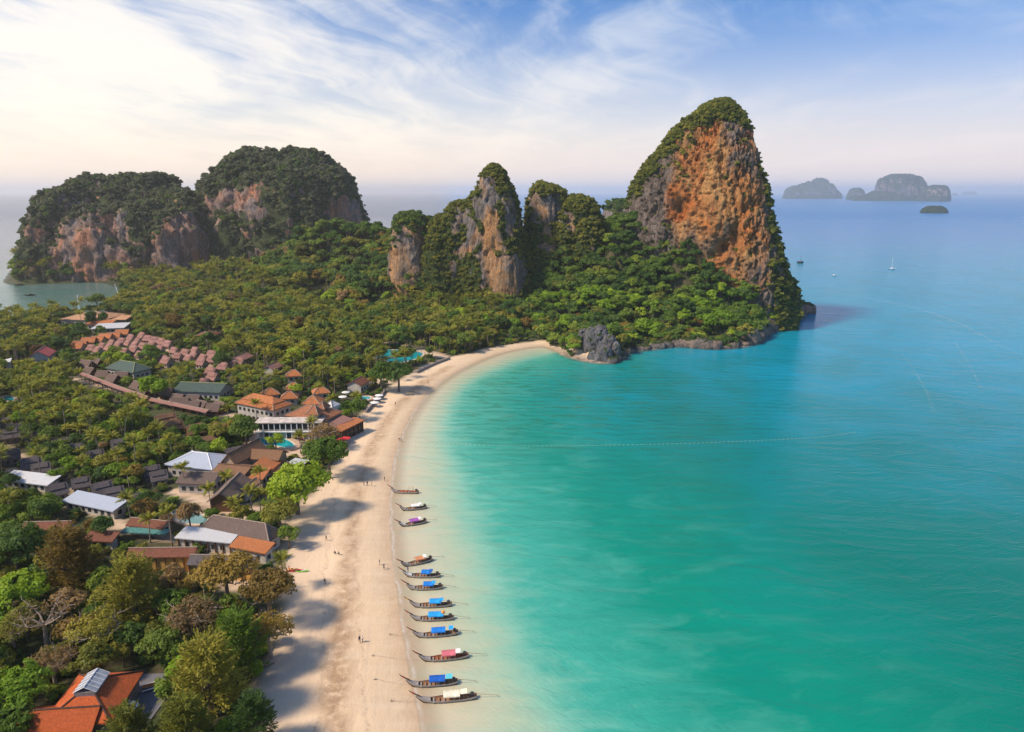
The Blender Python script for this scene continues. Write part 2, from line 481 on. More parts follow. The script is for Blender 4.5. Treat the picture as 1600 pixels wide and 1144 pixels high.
body = N.mix(N.math('MULTIPLY', N.mr(w1, .35, .60, .30, 0), N.mr(t, 1.0, 1.5)), body, (.0, .15, .14))
# surf line
fo = N.math('ADD', s_, N.math('MULTIPLY', N.math('SUBTRACT', N.noise(p, .12, 4, .6), .5), 3.0))
f1 = N.math('MULTIPLY', N.mr(fo, .0, .5), N.mr(fo, 1.3, .6))
f1 = N.math('MULTIPLY', f1, N.mr(N.noise(p, .22, 5, .6), .30, .55))
inbay = N.math('MULTIPLY', N.mr(PX, 60, 20), N.mr(PYY, 470, 440))
foam = N.math('MULTIPLY', f1, N.math('MULTIPLY', inbay, .6))
# ripples
r1 = N.noise(N.mapping(N.mapping(p, rot=(0, 0, radians(-24))), scale=(.12, .50, 1)), 1.0, 4, .6, .9)
r2 = N.noise(N.mapping(N.mapping(p, rot=(0, 0, radians(38))), scale=(.5, 1.5, 1)), 1.0, 4, .6, .4)
r3 = N.noise(N.mapping(N.mapping(p, rot=(0, 0, radians(14))), scale=(.03, .07, 1)), 1.0, 4, .6, 1.2)
r4 = N.n('ShaderNodeTexWave', wave_type='RINGS', ins={'Vector': N.mapping(p, loc=(-60, -330, 0)), 'Scale': .055, 'Distortion': 7.0, 'Detail': 3.0, 'Detail Scale': .5}).outputs[1]
hgt = N.math('ADD', N.math('MULTIPLY', r1, .26), N.math('MULTIPLY', r2, .16))
hgt = N.math('ADD', hgt, N.math('MULTIPLY', r3, .9))
hgt = N.math('ADD', hgt, N.math('MULTIPLY', r4, N.math('MULTIPLY', N.math('MULTIPLY', N.mr(PYY, 480, 380), N.mr(PX, 170, 60)), .12)))
b = N.n('ShaderNodeBump', ins={'Height': hgt, 'Strength': N.mr(s_, 0, 30, .25, .85), 'Distance': 1.0})
bs = N.n('ShaderNodeBsdfPrincipled', ins={'Base Color': N.mix(foam, body, (.8, .78, .74)), 'Roughness': N.mr(PYY, 150, 3000, .10, .30), 'IOR': 1.33, 'Specular IOR Level': .27, 'Normal': b.outputs[0]})
# thin water lets the wet sand through at the very edge
tr = N.n('ShaderNodeBsdfTransparent')
al = N.math('MAXIMUM', N.mr(s_, -.2, 6.0, .40, 1.0, True), foam)
mx = N.n('ShaderNodeMixShader', ins={0: al, 1: tr.outputs[0], 2: bs.outputs[0]})
N.n('ShaderNodeOutputMaterial', ins={0: mx.outputs[0]})
link('sea', me, m)['kind'] = 'structure'
# ------------------------------------------------------------------ limestone
def rock_mat(name, ochre=.5, base=(.30, .27, .25), warm=(.50, .21, .07), pale=(.62, .46, .33), green=(.05, .075, .022), k=1.0):
    m, N = newmat(name)
    p = pos(N)
    och = attr(N, 'ochre'); grn = attr(N, 'green')
    st = N.noise(N.mapping(p, scale=(.16 * k, .16 * k, .022 * k)), 1.0, 8, .66, .5)
    st2 = N.noise(N.mapping(p, scale=(.45 * k, .45 * k, .05 * k), loc=(5, 9, 2)), 1.0, 7, .7, .3)
    bl = N.noise(N.mapping(p, scale=(.045 * k, .045 * k, .03 * k), loc=(2, 3, 7)), 1.0, 6, .6, .8)
    fine = N.noise(N.mapping(p, scale=(.9 * k, .9 * k, .35 * k)), 1.0, 7, .72)
    grey = N.mix(N.mr(st, .35, .65), tuple(c * .55 for c in base), tuple(min(1, c * 1.35) for c in base))
    wc = N.mix(N.mr(st2, .3, .7), tuple(c * .75 for c in warm), pale)
    wc = N.mix(N.mr(bl, .45, .65), wc, tuple(min(1, c * 1.30) for c in warm))
    of = N.math('ADD', N.math('MULTIPLY', N.math('SUBTRACT', bl, .5), 1.6), N.math('ADD', och, N.math('MULTIPLY', N.math('SUBTRACT', st, .5), .9)))
    col = N.mix(N.mr(of, .28, .72), grey, wc)
    dark = N.mr(st2, .50, .66)
    col = N.mix(N.math('MULTIPLY', dark, N.mr(st, .42, .58, .15, .72)), col, (.085, .06, .05))
    lg = N.noise(N.mapping(p, scale=(.20 * k, .20 * k, .007 * k), loc=(1, 4, 8)), 1.0, 5, .7, .6)
    col = N.mix(N.mr(lg, .53, .64, 0, .55), col, (.085, .065, .06))
    cr_ = N.noise(N.mapping(p, scale=(.30 * k, .30 * k, .10 * k), loc=(7, 2, 1)), 1.0, 6, .7, 1.2)
    col = N.mix(N.mr(N.math('ABSOLUTE', N.math('SUBTRACT', cr_, .5)), .020, .0, 0, .5), col, (.05, .035, .03))
    col = N.mix(N.math('MULTIPLY', N.mr(of, .5, .9), N.mr(bl, .52, .40, 0, .45)), col, tuple(min(1, c * 1.15) for c in pale))
    col = N.mix(N.mr(lg, .40, .30, 0, .35), col, tuple(min(1, c * 1.1) for c in pale))
    col = N.mix(N.mr(fine, .46, .70, 0, .72), col, (.09, .055, .04))
    gf = N.math('ADD', grn, N.math('MULTIPLY', N.math('SUBTRACT', fine, .5), 1.3))
    col = N.mix(N.mr(gf, .42, .62), col, N.mix(N.mr(fine, .3, .7), tuple(c * .6 for c in green), tuple(c * 1.5 for c in green)))
    h = N.math('ADD', N.math('MULTIPLY', st2, 1.6), N.math('ADD', N.math('MULTIPLY', fine, 1.1), N.math('MULTIPLY', st, 2.2)))
    finish(N, col, .92, h, 1.0, 2.0 / k, .12)
    return m
M_tower = rock_mat('tower_limestone', warm=(.66, .215, .055), pale=(.86, .50, .20), base=(.30, .24, .21))
M_pinn = rock_mat('pinnacle_limestone', warm=(.58, .30, .13), pale=(.66, .46, .29), base=(.27, .25, .25))
M_mass = rock_mat('massif_limestone', warm=(.62, .27, .15), pale=(.62, .44, .36), base=(.34, .28, .27), green=(.085, .105, .045), k=.7)
M_isle = rock_mat('island_limestone', warm=(.52, .34, .26), pale=(.55, .40, .33), base=(.22, .22, .24), k=.05)
M_shore = rock_mat('shore_limestone', warm=(.46, .30, .22), pale=(.50, .38, .30), base=(.22, .20, .20), k=1.6)
M_crag = rock_mat('crag_limestone', warm=(.30, .25, .22), pale=(.34, .31, .31), base=(.22, .22, .24), k=2.2)

def grid_normals(V, nv, nu):
    g = V.reshape(nv, nu, 3)
    du = np.roll(g, -1, 1) - np.roll(g, 1, 1)
    dv = np.empty_like(g)
    dv[1:-1] = g[2:] - g[:-2]; dv[0] = g[1] - g[0]; dv[-1] = g[-1] - g[-2]
    n = np.cross(du, dv)
    n /= np.linalg.norm(n, axis=2)[..., None] + 1e-9
    return n.reshape(-1, 3)
def displace(V, nv, nu, amp, scale, seed, caves=0.0, flute=1.0):
    n = grid_normals(V, nv, nu)
    s = scale
    d = amp * 1.0 * fbm(V, (s * 1.0, s * 1.0, s * 1.6), 4, .55, seed)
    rid = 1 - 2 * np.abs(fbm(V, (s * .38, s * .38, s * 2.2), 4, .55, seed + 5))
    d += amp * .55 * flute * (rid - .4)
    d += amp * .22 * fbm(V, (s * .12, s * .12, s * .2), 3, .6, seed + 9)
    if caves:
        c = fbm(V, (s * .45, s * .45, s * .8), 3, .5, seed + 12)
        d -= caves * ss(c, .18, .45)
    return V + n * d[:, None], n
class Rocks:
    def __init__(s): s.V = []; s.Q = []; s.n = 0; s.N = []
    def add(s, V, nv, nu):
        s.V.append(V); s.Q.append(grid_quads(nu, nv, True) + s.n); s.n += len(V)
    def blob(s, c, z0, H, ax, ay, res, seed, amp=5.0, scale=22.0, pz=.75, pr=.55, rot=0.0, lean=(0, 0), caves=0.0, flute=1.0):
        per = 2 * pi * (ax + ay) / 2
        nu = max(12, int(per / res)); nv = max(8, int((H + min(ax, ay)) / res))
        ph = np.linspace(0, pi / 2, nv)
        z = H * np.sin(ph) ** pz
        r = np.maximum(np.cos(ph), 0) ** pr
        th = np.linspace(0, 2 * pi, nu, endpoint=False)
        e = .8
        cx = np.sign(np.cos(th)) * np.abs(np.cos(th)) ** e; sy = np.sign(np.sin(th)) * np.abs(np.sin(th)) ** e
        X = ax * r[:, None] * cx[None]; Y = ay * r[:, None] * sy[None]
        cr, sr = cos(rot), sin(rot)
        X, Y = X * cr - Y * sr, X * sr + Y * cr
        f = (z / H)[:, None]
        V = np.stack([c[0] + X + lean[0] * f, c[1] + Y + lean[1] * f, z0 + np.repeat(z[:, None], nu, 1)], -1).reshape(-1, 3)
        V, _ = displace(V, nv, nu, amp, scale, seed, caves, flute)
        s.add(V, nv, nu)
    def mesh(s, name, fo, fg):
        V = np.concatenate(s.V); Q = np.concatenate(s.Q)
        a, b, c, d = (V[Q[:, i]] for i in range(4))
        fn = np.cross(c - a, d - b)
        fn /= np.linalg.norm(fn, axis=1)[:, None] + 1e-9
        vn = np.zeros_like(V)
        for i in range(4): np.add.at(vn, Q[:, i], fn)
        vn /= np.linalg.norm(vn, axis=1)[:, None] + 1e-9
        s.allV, s.allN = V, vn
        s.och, s.grn = fo(V, vn), fg(V, vn)
        return mesh_np(name, V, Q, attrs={'ochre': s.och, 'green': s.grn}, smooth='island' in name or 'isle' in name)
def px_blob(R, cx, hw, top, Yd, ay, seed, z0=-3, **kw):
    """a rock dome at distance Yd whose outline spans cx-hw..cx+hw and whose top stands at pixel row top"""
    c = PY(cx, 400, Yd)
    tz = PY(cx, top, Yd)[2]
    _, _, dep = proj(c[0], Yd, 40)
    ax = hw * dep / F
    R.blob(c, z0, tz - z0, ax, ay, kw.pop('res', 2.4), seed, **kw)
def shrub_points(R, mask, dens, seed):
    """points on the rock faces where mask (per vertex) says shrubs grow"""
    r = np.random.default_rng(seed)
    idx = np.where(r.random(len(R.allV)) < mask * dens)[0]
    return R.allV[idx], R.allN[idx]

def vis(V):   # pixel coordinates of vertices
    dz = V[:, 2] - CAMZ
    dep = V[:, 1] * CP - dz * SP
    return 800 + F * V[:, 0] / dep, 572 - F * (V[:, 1] * SP + dz * CP) / dep
SHRUBS = []      # (points, normals, size, palette)

# the great tower
tw_l = [(1100, 168), (1082, 180), (1064, 194), (1044, 214), (1028, 238), (1009, 261), (996, 285), (989, 300), (985, 325), (981, 345), (978, 400), (975, 440)]
tw_r = [(1158, 166), (1171, 182), (1180, 205), (1185, 230), (1188, 260), (1191, 290), (1197, 330), (1206, 370), (1214, 400), (1222, 430), (1226, 445)]
YT = 528.0
SK = .40
def edge_tab(pts, side):
    z, x = [], []
    for a, b in pts:
        Yd = YT + (18 if side < 0 else -22)
        q = PY(a, b, Yd); z.append(q[2]); x.append(q[0])
    z = np.array(z)[::-1]; x = np.array(x)[::-1]
    return z, x
zl, xl = edge_tab(tw_l, -1); zr, xr = edge_tab(tw_r, 1)
ztop = PY(1131, 159, YT)[2]
R = Rocks()
nv, nu = 230, 380
tt_ = np.linspace(0, 1, nv)
zz = 5 + (ztop - 5) * (1 - (1 - tt_) ** 1.25)
x0 = np.interp(zz, zl, xl); x1 = np.interp(zz, zr, xr)
capz = min(zl[-1], zr[-1])
xc_t = PY(1131, 152, YT)[0]
f = np.clip((ztop - zz) / (ztop - capz), 0, 1) ** .38
x0 = np.where(zz > capz, xc_t + (np.interp(capz, zl, xl) - xc_t) * f, x0)
x1 = np.where(zz > capz, xc_t + (np.interp(capz, zr, xr) - xc_t) * f, x1)
a_ = (x1 - x0) / 2; c_ = (x0 + x1) / 2
b_ = 44 * np.clip(1 - (zz / ztop) ** 3.2, 0, 1) ** .5 * (1 - .25 * zz / ztop)
b_ = np.minimum(b_, a_ * 1.25 + 2)
th = np.linspace(0, 2 * pi, nu, endpoint=False)
e = .78
cx = np.sign(np.cos(th)) * np.abs(np.cos(th)) ** e; sy = np.sign(np.sin(th)) * np.abs(np.sin(th)) ** e
Xg = c_[:, None] + a_[:, None] * cx[None]
Yg = YT + b_[:, None] * sy[None] - SK * (a_[:, None] * cx[None])
V = np.stack([Xg, Yg, np.repeat(zz[:, None], nu, 1)], -1).reshape(-1, 3)
nrm = grid_normals(V, nv, nu)
# big bays and buttresses of the face, then flutes and caves
d = 3.2 * fbm(V, (20, 20, 46), 4, .55, 2.2)
rid = 1 - 2 * np.abs(fbm(V, (6.5, 6.5, 34), 5, .60, 4.4))
d += 1.9 * (rid - .45)
d += 2.3 * fbm(V, (3.4, 3.4, 7.0), 4, .66, 6.1)
d -= 2.6 * ss(fbm(V, (5.5, 5.5, 9), 4, .6, 41.3), .16, .36)
hol = fbm(V, (11, 11, 15), 4, .55, 31.7)
ppx, ppy = vis(V)
front = ss(-nrm[:, 1], 0.0, .5)
d -= 3.0 * ss(hol, .14, .40) * front
rid2 = np.abs(fbm(V, (4.2, 4.2, 17), 4, .6, 14.4))
d -= 2.4 * ss(rid2, .10, .0) * front
def dent(cx, cy, rx, ry, dep):
    return dep * np.exp(-(((ppx - cx) / rx) ** 2 + ((ppy - cy) / ry) ** 2)) * front
d -= dent(1060, 330, 11, 22, 8) + dent(1128, 388, 10, 9, 8) + dent(1168, 325, 9, 8, 6) + dent(1150, 372, 9, 22, 6) + dent(1085, 265, 24, 60, 6) + dent(1128, 260, 8, 30, 4)
d += dent(1105, 350, 22, 40, 3) + dent(1050, 290, 10, 40, 3)
edge = np.minimum(1, np.clip(ztop - V[:, 2], 0, None) / 12)
V = V + nrm * (d * (.35 + .65 * edge))[:, None]
R.add(V, nv, nu)
# foot of the seaward side
px_blob(R, 1208, 26, 392, 525, 36, 51, res=1.8, amp=4, scale=16, lean=(-6, 0), pr=.7, pz=.85)
px_blob(R, 1226, 17, 430, 508, 28, 52, res=1.8, amp=3, scale=14, pr=.7)
px_blob(R, 1216, 27, 455, 500, 22, 53, res=1.8, amp=3, scale=14)
def tw_g(V, n):
    px, py = vis(V)
    nz = fbm(V, (9, 9, 9), 4, .6, 7.7)
    topc = ss(py + nz * 38, 200, 172)
    ridge_y = np.interp(px, [985, 1000, 1020, 1045, 1070, 1095, 1120, 1170], [318, 304, 274, 243, 212, 194, 184, 188])
    lr = ss(ridge_y - py + nz * 34, -8, 12)
    rt = ss(px - np.interp(py, [200, 260, 330, 380, 430], [1178, 1187, 1197, 1207, 1219]) + nz * 14, -2, 8)
    g = np.maximum(np.maximum(topc, lr), rt * .9)
    g = np.maximum(g, ss(n[:, 2] + nz * .5, .78, .95))
    low = ss(px, 1196, 1212) * ss(py, 370, 395)
    return np.clip(np.maximum(g, low * ss(nz, -.35, .1)), 0, 1)
def tw_o(V, n):
    px, py = vis(V)
    nz = fbm(V, (14, 14, 24), 4, .55, 3.3)
    core = np.exp(-(((px - 1125) / 78) ** 4 + ((py - 320) / 150) ** 4))
    o = .16 + .66 * core + .34 * np.exp(-(((px - 1092) / 38) ** 2 + ((py - 265) / 75) ** 2)) - .45 * ss(px, 1052, 1012) * ss(py, 210, 260)
    o -= .32 * np.exp(-(((px - 1150) / 26) ** 2 + ((py - 235) / 46) ** 2)) + .25 * np.exp(-(((px - 1120) / 36) ** 2 + ((py - 365) / 34) ** 2))
    return np.clip(o + nz * .5, 0, 1)
me = R.mesh('limestone_tower', tw_o, tw_g)
o = link('limestone_tower', me, M_tower)
tag(o, 'tall orange and grey limestone tower rising from the forested headland', 'cliff', None, 'structure')
pts, nn = shrub_points(R, R.grn ** 1.5, .16, 5)
SHRUBS.append((pts, nn, 2.3, 'ridge', o))
_py = vis(R.allV)[1]

# the three pinnacles behind the palms
R = Rocks()
px_blob(R, 642, 34, 338, 575, 24, 61, res=1.4, amp=3.4, scale=11, pz=.75, pr=.55)
px_blob(R, 676, 26, 346, 585, 22, 62, res=1.6, amp=3, scale=14)
me = R.mesh('limestone_crag', lambda V, n: .55 + .5 * fbm(V, (10, 10, 20), 3), lambda V, n: np.clip(np.maximum(ss(n[:, 2], .3, .6), ss(vis(V)[0] + 14 * fbm(V, (7, 7, 7), 3), 662, 672)), 0, 1))
o = link('limestone_crag', me, M_pinn)
tag(o, 'short pink limestone bluff at the left foot of the middle pinnacle', 'cliff', None, 'structure')
SHRUBS.append((*shrub_points(R, R.grn, .22, 6), 3.2, 'dark', o))

R = Rocks()
px_blob(R, 779, 50, 262, 545, 26, 71, res=1.1, amp=3.4, scale=13, pz=.98, pr=1.05, z0=2, rot=-.2, caves=2, lean=(-3, 0))
px_blob(R, 752, 44, 302, 556, 26, 72, res=1.25, amp=3.5, scale=14, pz=.95, pr=.9)
px_blob(R, 722, 46, 318, 562, 26, 73, res=1.3, amp=3.5, scale=14, pz=.95, pr=.75)
px_blob(R, 692, 32, 340, 560, 24, 74, res=1.4, amp=3, scale=12, pz=.9, pr=.75)
px_blob(R, 790, 30, 390, 530, 14, 75, res=1.2, amp=2.5, scale=11, pz=.7, pr=.45)
def mp_g(V, n):
    px, py = vis(V)
    nz = fbm(V, (8, 8, 11), 4, .6, 5.1)
    bare = np.zeros(len(V))
    for (cx, cy, rx, ry, sl, w) in [(765, 345, 11, 75, .06, 1.2), (783, 430, 24, 42, .25, 1.3), (728, 345, 14, 26, .7, .9), (735, 375, 16, 20, -.5, .9), (707, 420, 6, 14, 0, .8), (715, 345, 8, 18, 0, .6), (745, 325, 7, 26, .3, .8), (795, 330, 12, 50, 0, .50), (808, 430, 12, 26, 0, .9)]:
        bare = np.maximum(bare, w * np.exp(-(((px - cx - sl * (py - cy)) / rx) ** 2 + ((py - cy) / ry) ** 2) * .8))
    return np.clip(ss(bare + nz * .8, .50, .20) + ss(n[:, 2], .55, .8), 0, 1)
def mp_o(V, n):
    px, py = vis(V)
    return np.clip(.30 + .5 * np.exp(-(((px - 768) / 12) ** 2 + ((py - 390) / 70) ** 2)) + .4 * np.exp(-(((px - 790) / 26) ** 2 + ((py - 440) / 34) ** 2)) + .5 * fbm(V, (9, 9, 16), 3), 0, 1)
me = R.mesh('limestone_pinnacle', mp_o, mp_g)
o = link('limestone_pinnacle', me, M_pinn)
tag(o, 'pointed middle limestone pinnacle with a pale ochre face and green flanks', 'cliff', None, 'structure')
SHRUBS.append((*shrub_points(R, R.grn ** 1.6, .15, 7), 2.2, 'ridge', o))

R = Rocks()
px_blob(R, 848, 30, 291, 575, 24, 81, res=1.3, amp=4.2, scale=11, pz=.78, pr=.58)
px_blob(R, 866, 22, 297, 580, 24, 82, res=1.4, amp=3, scale=12, pz=.68, pr=.48)
px_blob(R, 900, 46, 312, 570, 28, 83, res=1.4, amp=4, scale=14, pz=.85, pr=.62)
px_blob(R, 848, 32, 372, 560, 22, 84, res=1.5, amp=3, scale=14)
px_blob(R, 916, 28, 342, 560, 24, 85, res=1.5, amp=3, scale=14)
def rp_g(V, n):
    px, py = vis(V)
    nz = fbm(V, (8, 8, 11), 4, .6, 9.1)
    bare = np.zeros(len(V))
    for (cx, cy, rx, ry, w) in [(838, 320, 9, 24, 1.1), (863, 328, 12, 24, 1.1), (891, 348, 6, 12, 1), (855, 378, 9, 18, 1), (888, 435, 9, 20, .9), (926, 410, 5, 18, .9), (907, 343, 5, 8, .7)]:
        bare = np.maximum(bare, w * np.exp(-(((px - cx) / rx) ** 2 + ((py - cy) / ry) ** 2) * .8))
    return np.clip(ss(bare + nz * .8, .48, .2) + ss(n[:, 2], .55, .8), 0, 1)
me = R.mesh('limestone_knoll', lambda V, n: .42 + .5 * fbm(V, (9, 9, 16), 3), rp_g)
o = link('limestone_knoll', me, M_pinn)
tag(o, 'double topped green limestone knoll between the pinnacle and the tower', 'cliff', None, 'structure')
SHRUBS.append((*shrub_points(R, R.grn ** 1.3, .17, 8), 2.7, 'ridge', o))

R = Rocks()
px_blob(R, 966, 32, 317, 800, 40, 91, res=2.6, amp=4, scale=20)
me = R.mesh('far_knoll', lambda V, n: .1 + .2 * fbm(V, (9, 9, 16), 3), lambda V, n: ss(n[:, 2], .25, .6) * .9)
o = link('far_knoll', me, M_mass)
tag(o, 'small grey knoll seen through the gap left of the orange tower', 'cliff', None, 'structure')
SHRUBS.append((*shrub_points(R, R.grn, .10, 9), 4.0, 'dark', o))

# the long massif across the west bay
R = Rocks()
for (cx, hw, top, Yd, ay, sd) in [(64, 24, 378, 770, 26, 101), (92, 32, 322, 800, 42, 102), (120, 38, 300, 830, 50, 103), (152, 26, 286, 850, 44, 104), (178, 26, 285, 860, 40, 105), (212, 36, 281, 870, 55, 106),
                                   (255, 34, 279, 880, 55, 107), (170, 60, 330, 800, 50, 108), (236, 46, 318, 810, 46, 109), (286, 46, 304, 850, 54, 110), (305, 34, 312, 840, 50, 111), (112, 46, 375, 780, 32, 112), (190, 70, 372, 785, 30, 113), (280, 44, 330, 800, 34, 114), (44, 13, 408, 762, 18, 115), (272, 30, 300, 870, 50, 116), (312, 34, 316, 850, 46, 117), (152, 12, 280, 850, 20, 118), (214, 10, 277, 870, 20, 119)]:
    px_blob(R, cx, hw, top, Yd, ay, sd, res=2.4, amp=11, scale=22, pz=.78, pr=.60)
def ma_g(V, n):
    px, py = vis(V)
    nz = fbm(V, (18, 18, 26), 4, .6, 2.6)
    bare = np.zeros(len(V))
    for (cx, cy, rx, ry, w) in [(165, 392, 26, 50, 1.4), (128, 372, 26, 46, 1.2), (284, 375, 24, 34, 1.6), (285, 340, 10, 20, 1.0), (250, 390, 10, 14, 1.1), (85, 395, 10, 24, .9), (145, 430, 50, 12, .9), (200, 425, 10, 12, .8), (60, 370, 8, 20, .7), (100, 395, 8, 22, 1.1)]:
        bare = np.maximum(bare, w * np.exp(-(((px - cx) / rx) ** 2 + ((py - cy) / ry) ** 2) * .9))
    return np.clip(ss(bare + nz * .9, .40, .12) * ss(n[:, 2] + nz * .5, -.25, .25) + ss(n[:, 2], .6, .85), 0, 1)
me = R.mesh('limestone_ridge', lambda V, n: .52 + .5 * fbm(V, (20, 20, 34), 3), ma_g)
o = link('limestone_ridge', me, M_mass)
tag(o, 'long low limestone ridge with pink scars across the small west bay', 'cliff', None, 'structure')
SHRUBS.append((*shrub_points(R, R.grn ** 1.5, .17, 10), 4.0, 'hazy', o))

R = Rocks()
for (cx, hw, top, Yd, ay, sd) in [(417, 74, 240, 900, 80, 121), (376, 54, 268, 890, 70, 122), (488, 66, 242, 930, 80, 123), (520, 44, 268, 900, 70, 124), (455, 84, 262, 870, 70, 125), (352, 32, 294, 880, 60, 126), (380, 60, 320, 850, 50, 127), (470, 70, 330, 850, 50, 128), (541, 25, 290, 890, 50, 129)]:
    px_blob(R, cx, hw, top, Yd, ay, sd, res=2.6, amp=11, scale=24, pz=.86, pr=.66)
def mb_g(V, n):
    px, py = vis(V)
    nz = fbm(V, (18, 18, 26), 4, .6, 3.6)
    bare = np.zeros(len(V))
    for (cx, cy, rx, ry, w) in [(372, 315, 32, 17, 1.4), (345, 312, 12, 10, .9), (400, 330, 20, 12, .7), (540, 335, 20, 18, 1.2), (525, 325, 12, 14, .9)]:
        bare = np.maximum(bare, w * np.exp(-(((px - cx) / rx) ** 2 + ((py - cy) / ry) ** 2) * .9))
    return np.clip(ss(bare + nz * .9, .46, .16) * ss(n[:, 2] + nz * .5, -.35, .15) + ss(n[:, 2], .6, .85), 0, 1)
me = R.mesh('limestone_dome', lambda V, n: .5 + .5 * fbm(V, (20, 20, 34), 3), mb_g)
o = link('limestone_dome', me, M_mass)
tag(o, 'broad twin humped green limestone dome behind the palm forest', 'cliff', None, 'structure')
SHRUBS.append((*shrub_points(R, R.grn ** 1.5, .18, 12), 4.2, 'hazy', o))

# rocky foot of the headland along the waterline
R = Rocks()
sl = [np.array(q) for q in smooth_line([bay[i] for i in range(25, len(bay))], 1)]
k = 0
for a, b in zip(sl[:-1], sl[1:]):
    L = np.linalg.norm(b - a); nseg = max(1, int(L / 5))
    for j in range(nseg):
        q = a + (b - a) * (j + random.random()) / nseg
        nrm2 = np.array([-(b - a)[1], (b - a)[0]]) / (L + 1e-6)
        q = q + nrm2 * random.uniform(2.0, 4.5) * (1 if inpoly(np.array([q + nrm2 * 3]), land_c)[0] else -1)
        big = 1.0 + (1.2 if q[0] > 150 else 0) + (.5 if 100 < q[0] < 130 else 0)
        R.blob((q[0], q[1]), -1.5, random.uniform(3, 5.5) * big, random.uniform(3.5, 6), random.uniform(3.5, 6), .9, 200 + k, amp=1.2, scale=4.5, pz=.7, pr=.5, caves=.8)
        k += 1
me = R.mesh('shore_rocks', lambda V, n: .45 + .6 * fbm(V, (9, 9, 9), 3) - .9 * ss(V[:, 2], 1.2, .4), lambda V, n: ss(n[:, 2], .55, .9) * .8)
o = link('shore_rocks', me, M_shore)
tag(o, 'undercut brown and grey rock ledge along the foot of the headland', 'rock ledge', None, 'structure')

R = Rocks()
c = G(1257, 486)
R.blob((c[0] + 1, c[1] + 4), -2, 8.5, 6.5, 6, .5, 301, amp=1.3, scale=4.5, pz=.6, pr=.4)
me = R.mesh('sea_stack', lambda V, n: .35 + .4 * fbm(V, (4, 4, 4), 3), lambda V, n: ss(n[:, 2], .5, .8) * .8)
tag(link('sea_stack', me, M_shore), 'small brown rock in the water off the headland tip', 'rock', None, 'structure')

R = Rocks()
for i, (a, b, hw, top) in enumerate([(938, 560, 15, 508), (952, 562, 13, 522), (925, 560, 13, 512), (912, 556, 9, 514), (964, 566, 7, 535), (945, 567, 14, 540), (928, 566, 8, 548)]):
    g = G(a, b); top_z = PY(a, top, g[1] + 5)[2]
    _, _, dep = proj(*g)
    R.blob((g[0], g[1] + 5), -2, top_z + 2, hw * dep / F, hw * dep / F * .9, .55, 320 + i, amp=1.3, scale=5, pz=.75, pr=.6, caves=1.0)
me = R.mesh('grey_crag', lambda V, n: .1 + .3 * fbm(V, (5, 5, 5), 3), lambda V, n: ss(fbm(V, (3.5, 3.5, 3.5), 3, .5, 4.4) + n[:, 2] * .25, .28, .42) * .8)
tag(link('grey_crag', me, M_crag), 'jagged grey crag standing at the water where the beach ends', 'rock', None, 'structure')

# islands on the horizon
def island(name, label, blobs, base, res, ochre, amp):
    R = Rocks()
    for i, (cx, hw, top, dy, ay) in enumerate(blobs):
        g = G(cx, base)
        px_blob(R, cx, hw, top, g[1] + dy, ay, 400 + i + cx % 97, res=res, amp=amp, scale=amp * 4.5, pz=.75, pr=.55, z0=-amp * 2)
    me = R.mesh(name, lambda V, n: ochre + .5 * fbm(V, (120, 120, 240), 3), lambda V, n: np.clip(ss(n[:, 2] + .5 * fbm(V, (90, 90, 90), 4), .12, .38) + ss(V[:, 2], 75, 35), 0, 1))
    return tag(link(name, me, M_isle), label, 'island', None, 'structure')
island('island', 'hazy blue wooded island nearest to the right of the orange tower', [(1262, 34, 287, 0, 250), (1270, 15, 280, 40, 150), (1240, 24, 293, 0, 180), (1285, 18, 297, 0, 180), (1224, 8, 297, 0, 90), (1255, 10, 283, 0, 120)], 310.6, 12, .0, 48)
island('island', 'large double humped rocky island with a pale face on the horizon', [(1390, 26, 273, 0, 260), (1366, 9, 279, -20, 100), (1405, 20, 276, 50, 260), (1422, 14, 290, 80, 200), (1378, 40, 299, -60, 200), (1350, 28, 307, -90, 140), (1398, 8, 274, -60, 120)], 313.6, 9, .45, 26)
island('island', 'tiny rounded islet left of the large rocky island', [(1326, 12, 294, 0, 110)], 312.2, 10, .3, 10)
island('island', 'rounded cliff island at the right end of the horizon group', [(1448, 18, 290, 0, 160), (1434, 10, 300, 0, 90)], 314.6, 8, .45, 22)
island('island', 'faint tiny island far out at the right of the horizon', [(1499, 7, 299.5, 0, 300)], 304.8, 26, .0, 14)
island('island', 'faint speck of rock between the islands on the horizon', [(1477, 2.6, 302, 0, 120)], 305.6, 26, .0, 6)
island('wooded_islet', 'low dark wooded islet lying alone nearer than the other islands', [(1450, 17, 322, 0, 50), (1438, 8, 325, 0, 30), (1462, 7, 326, 0, 30)], 333.0, 3, .0, 4)
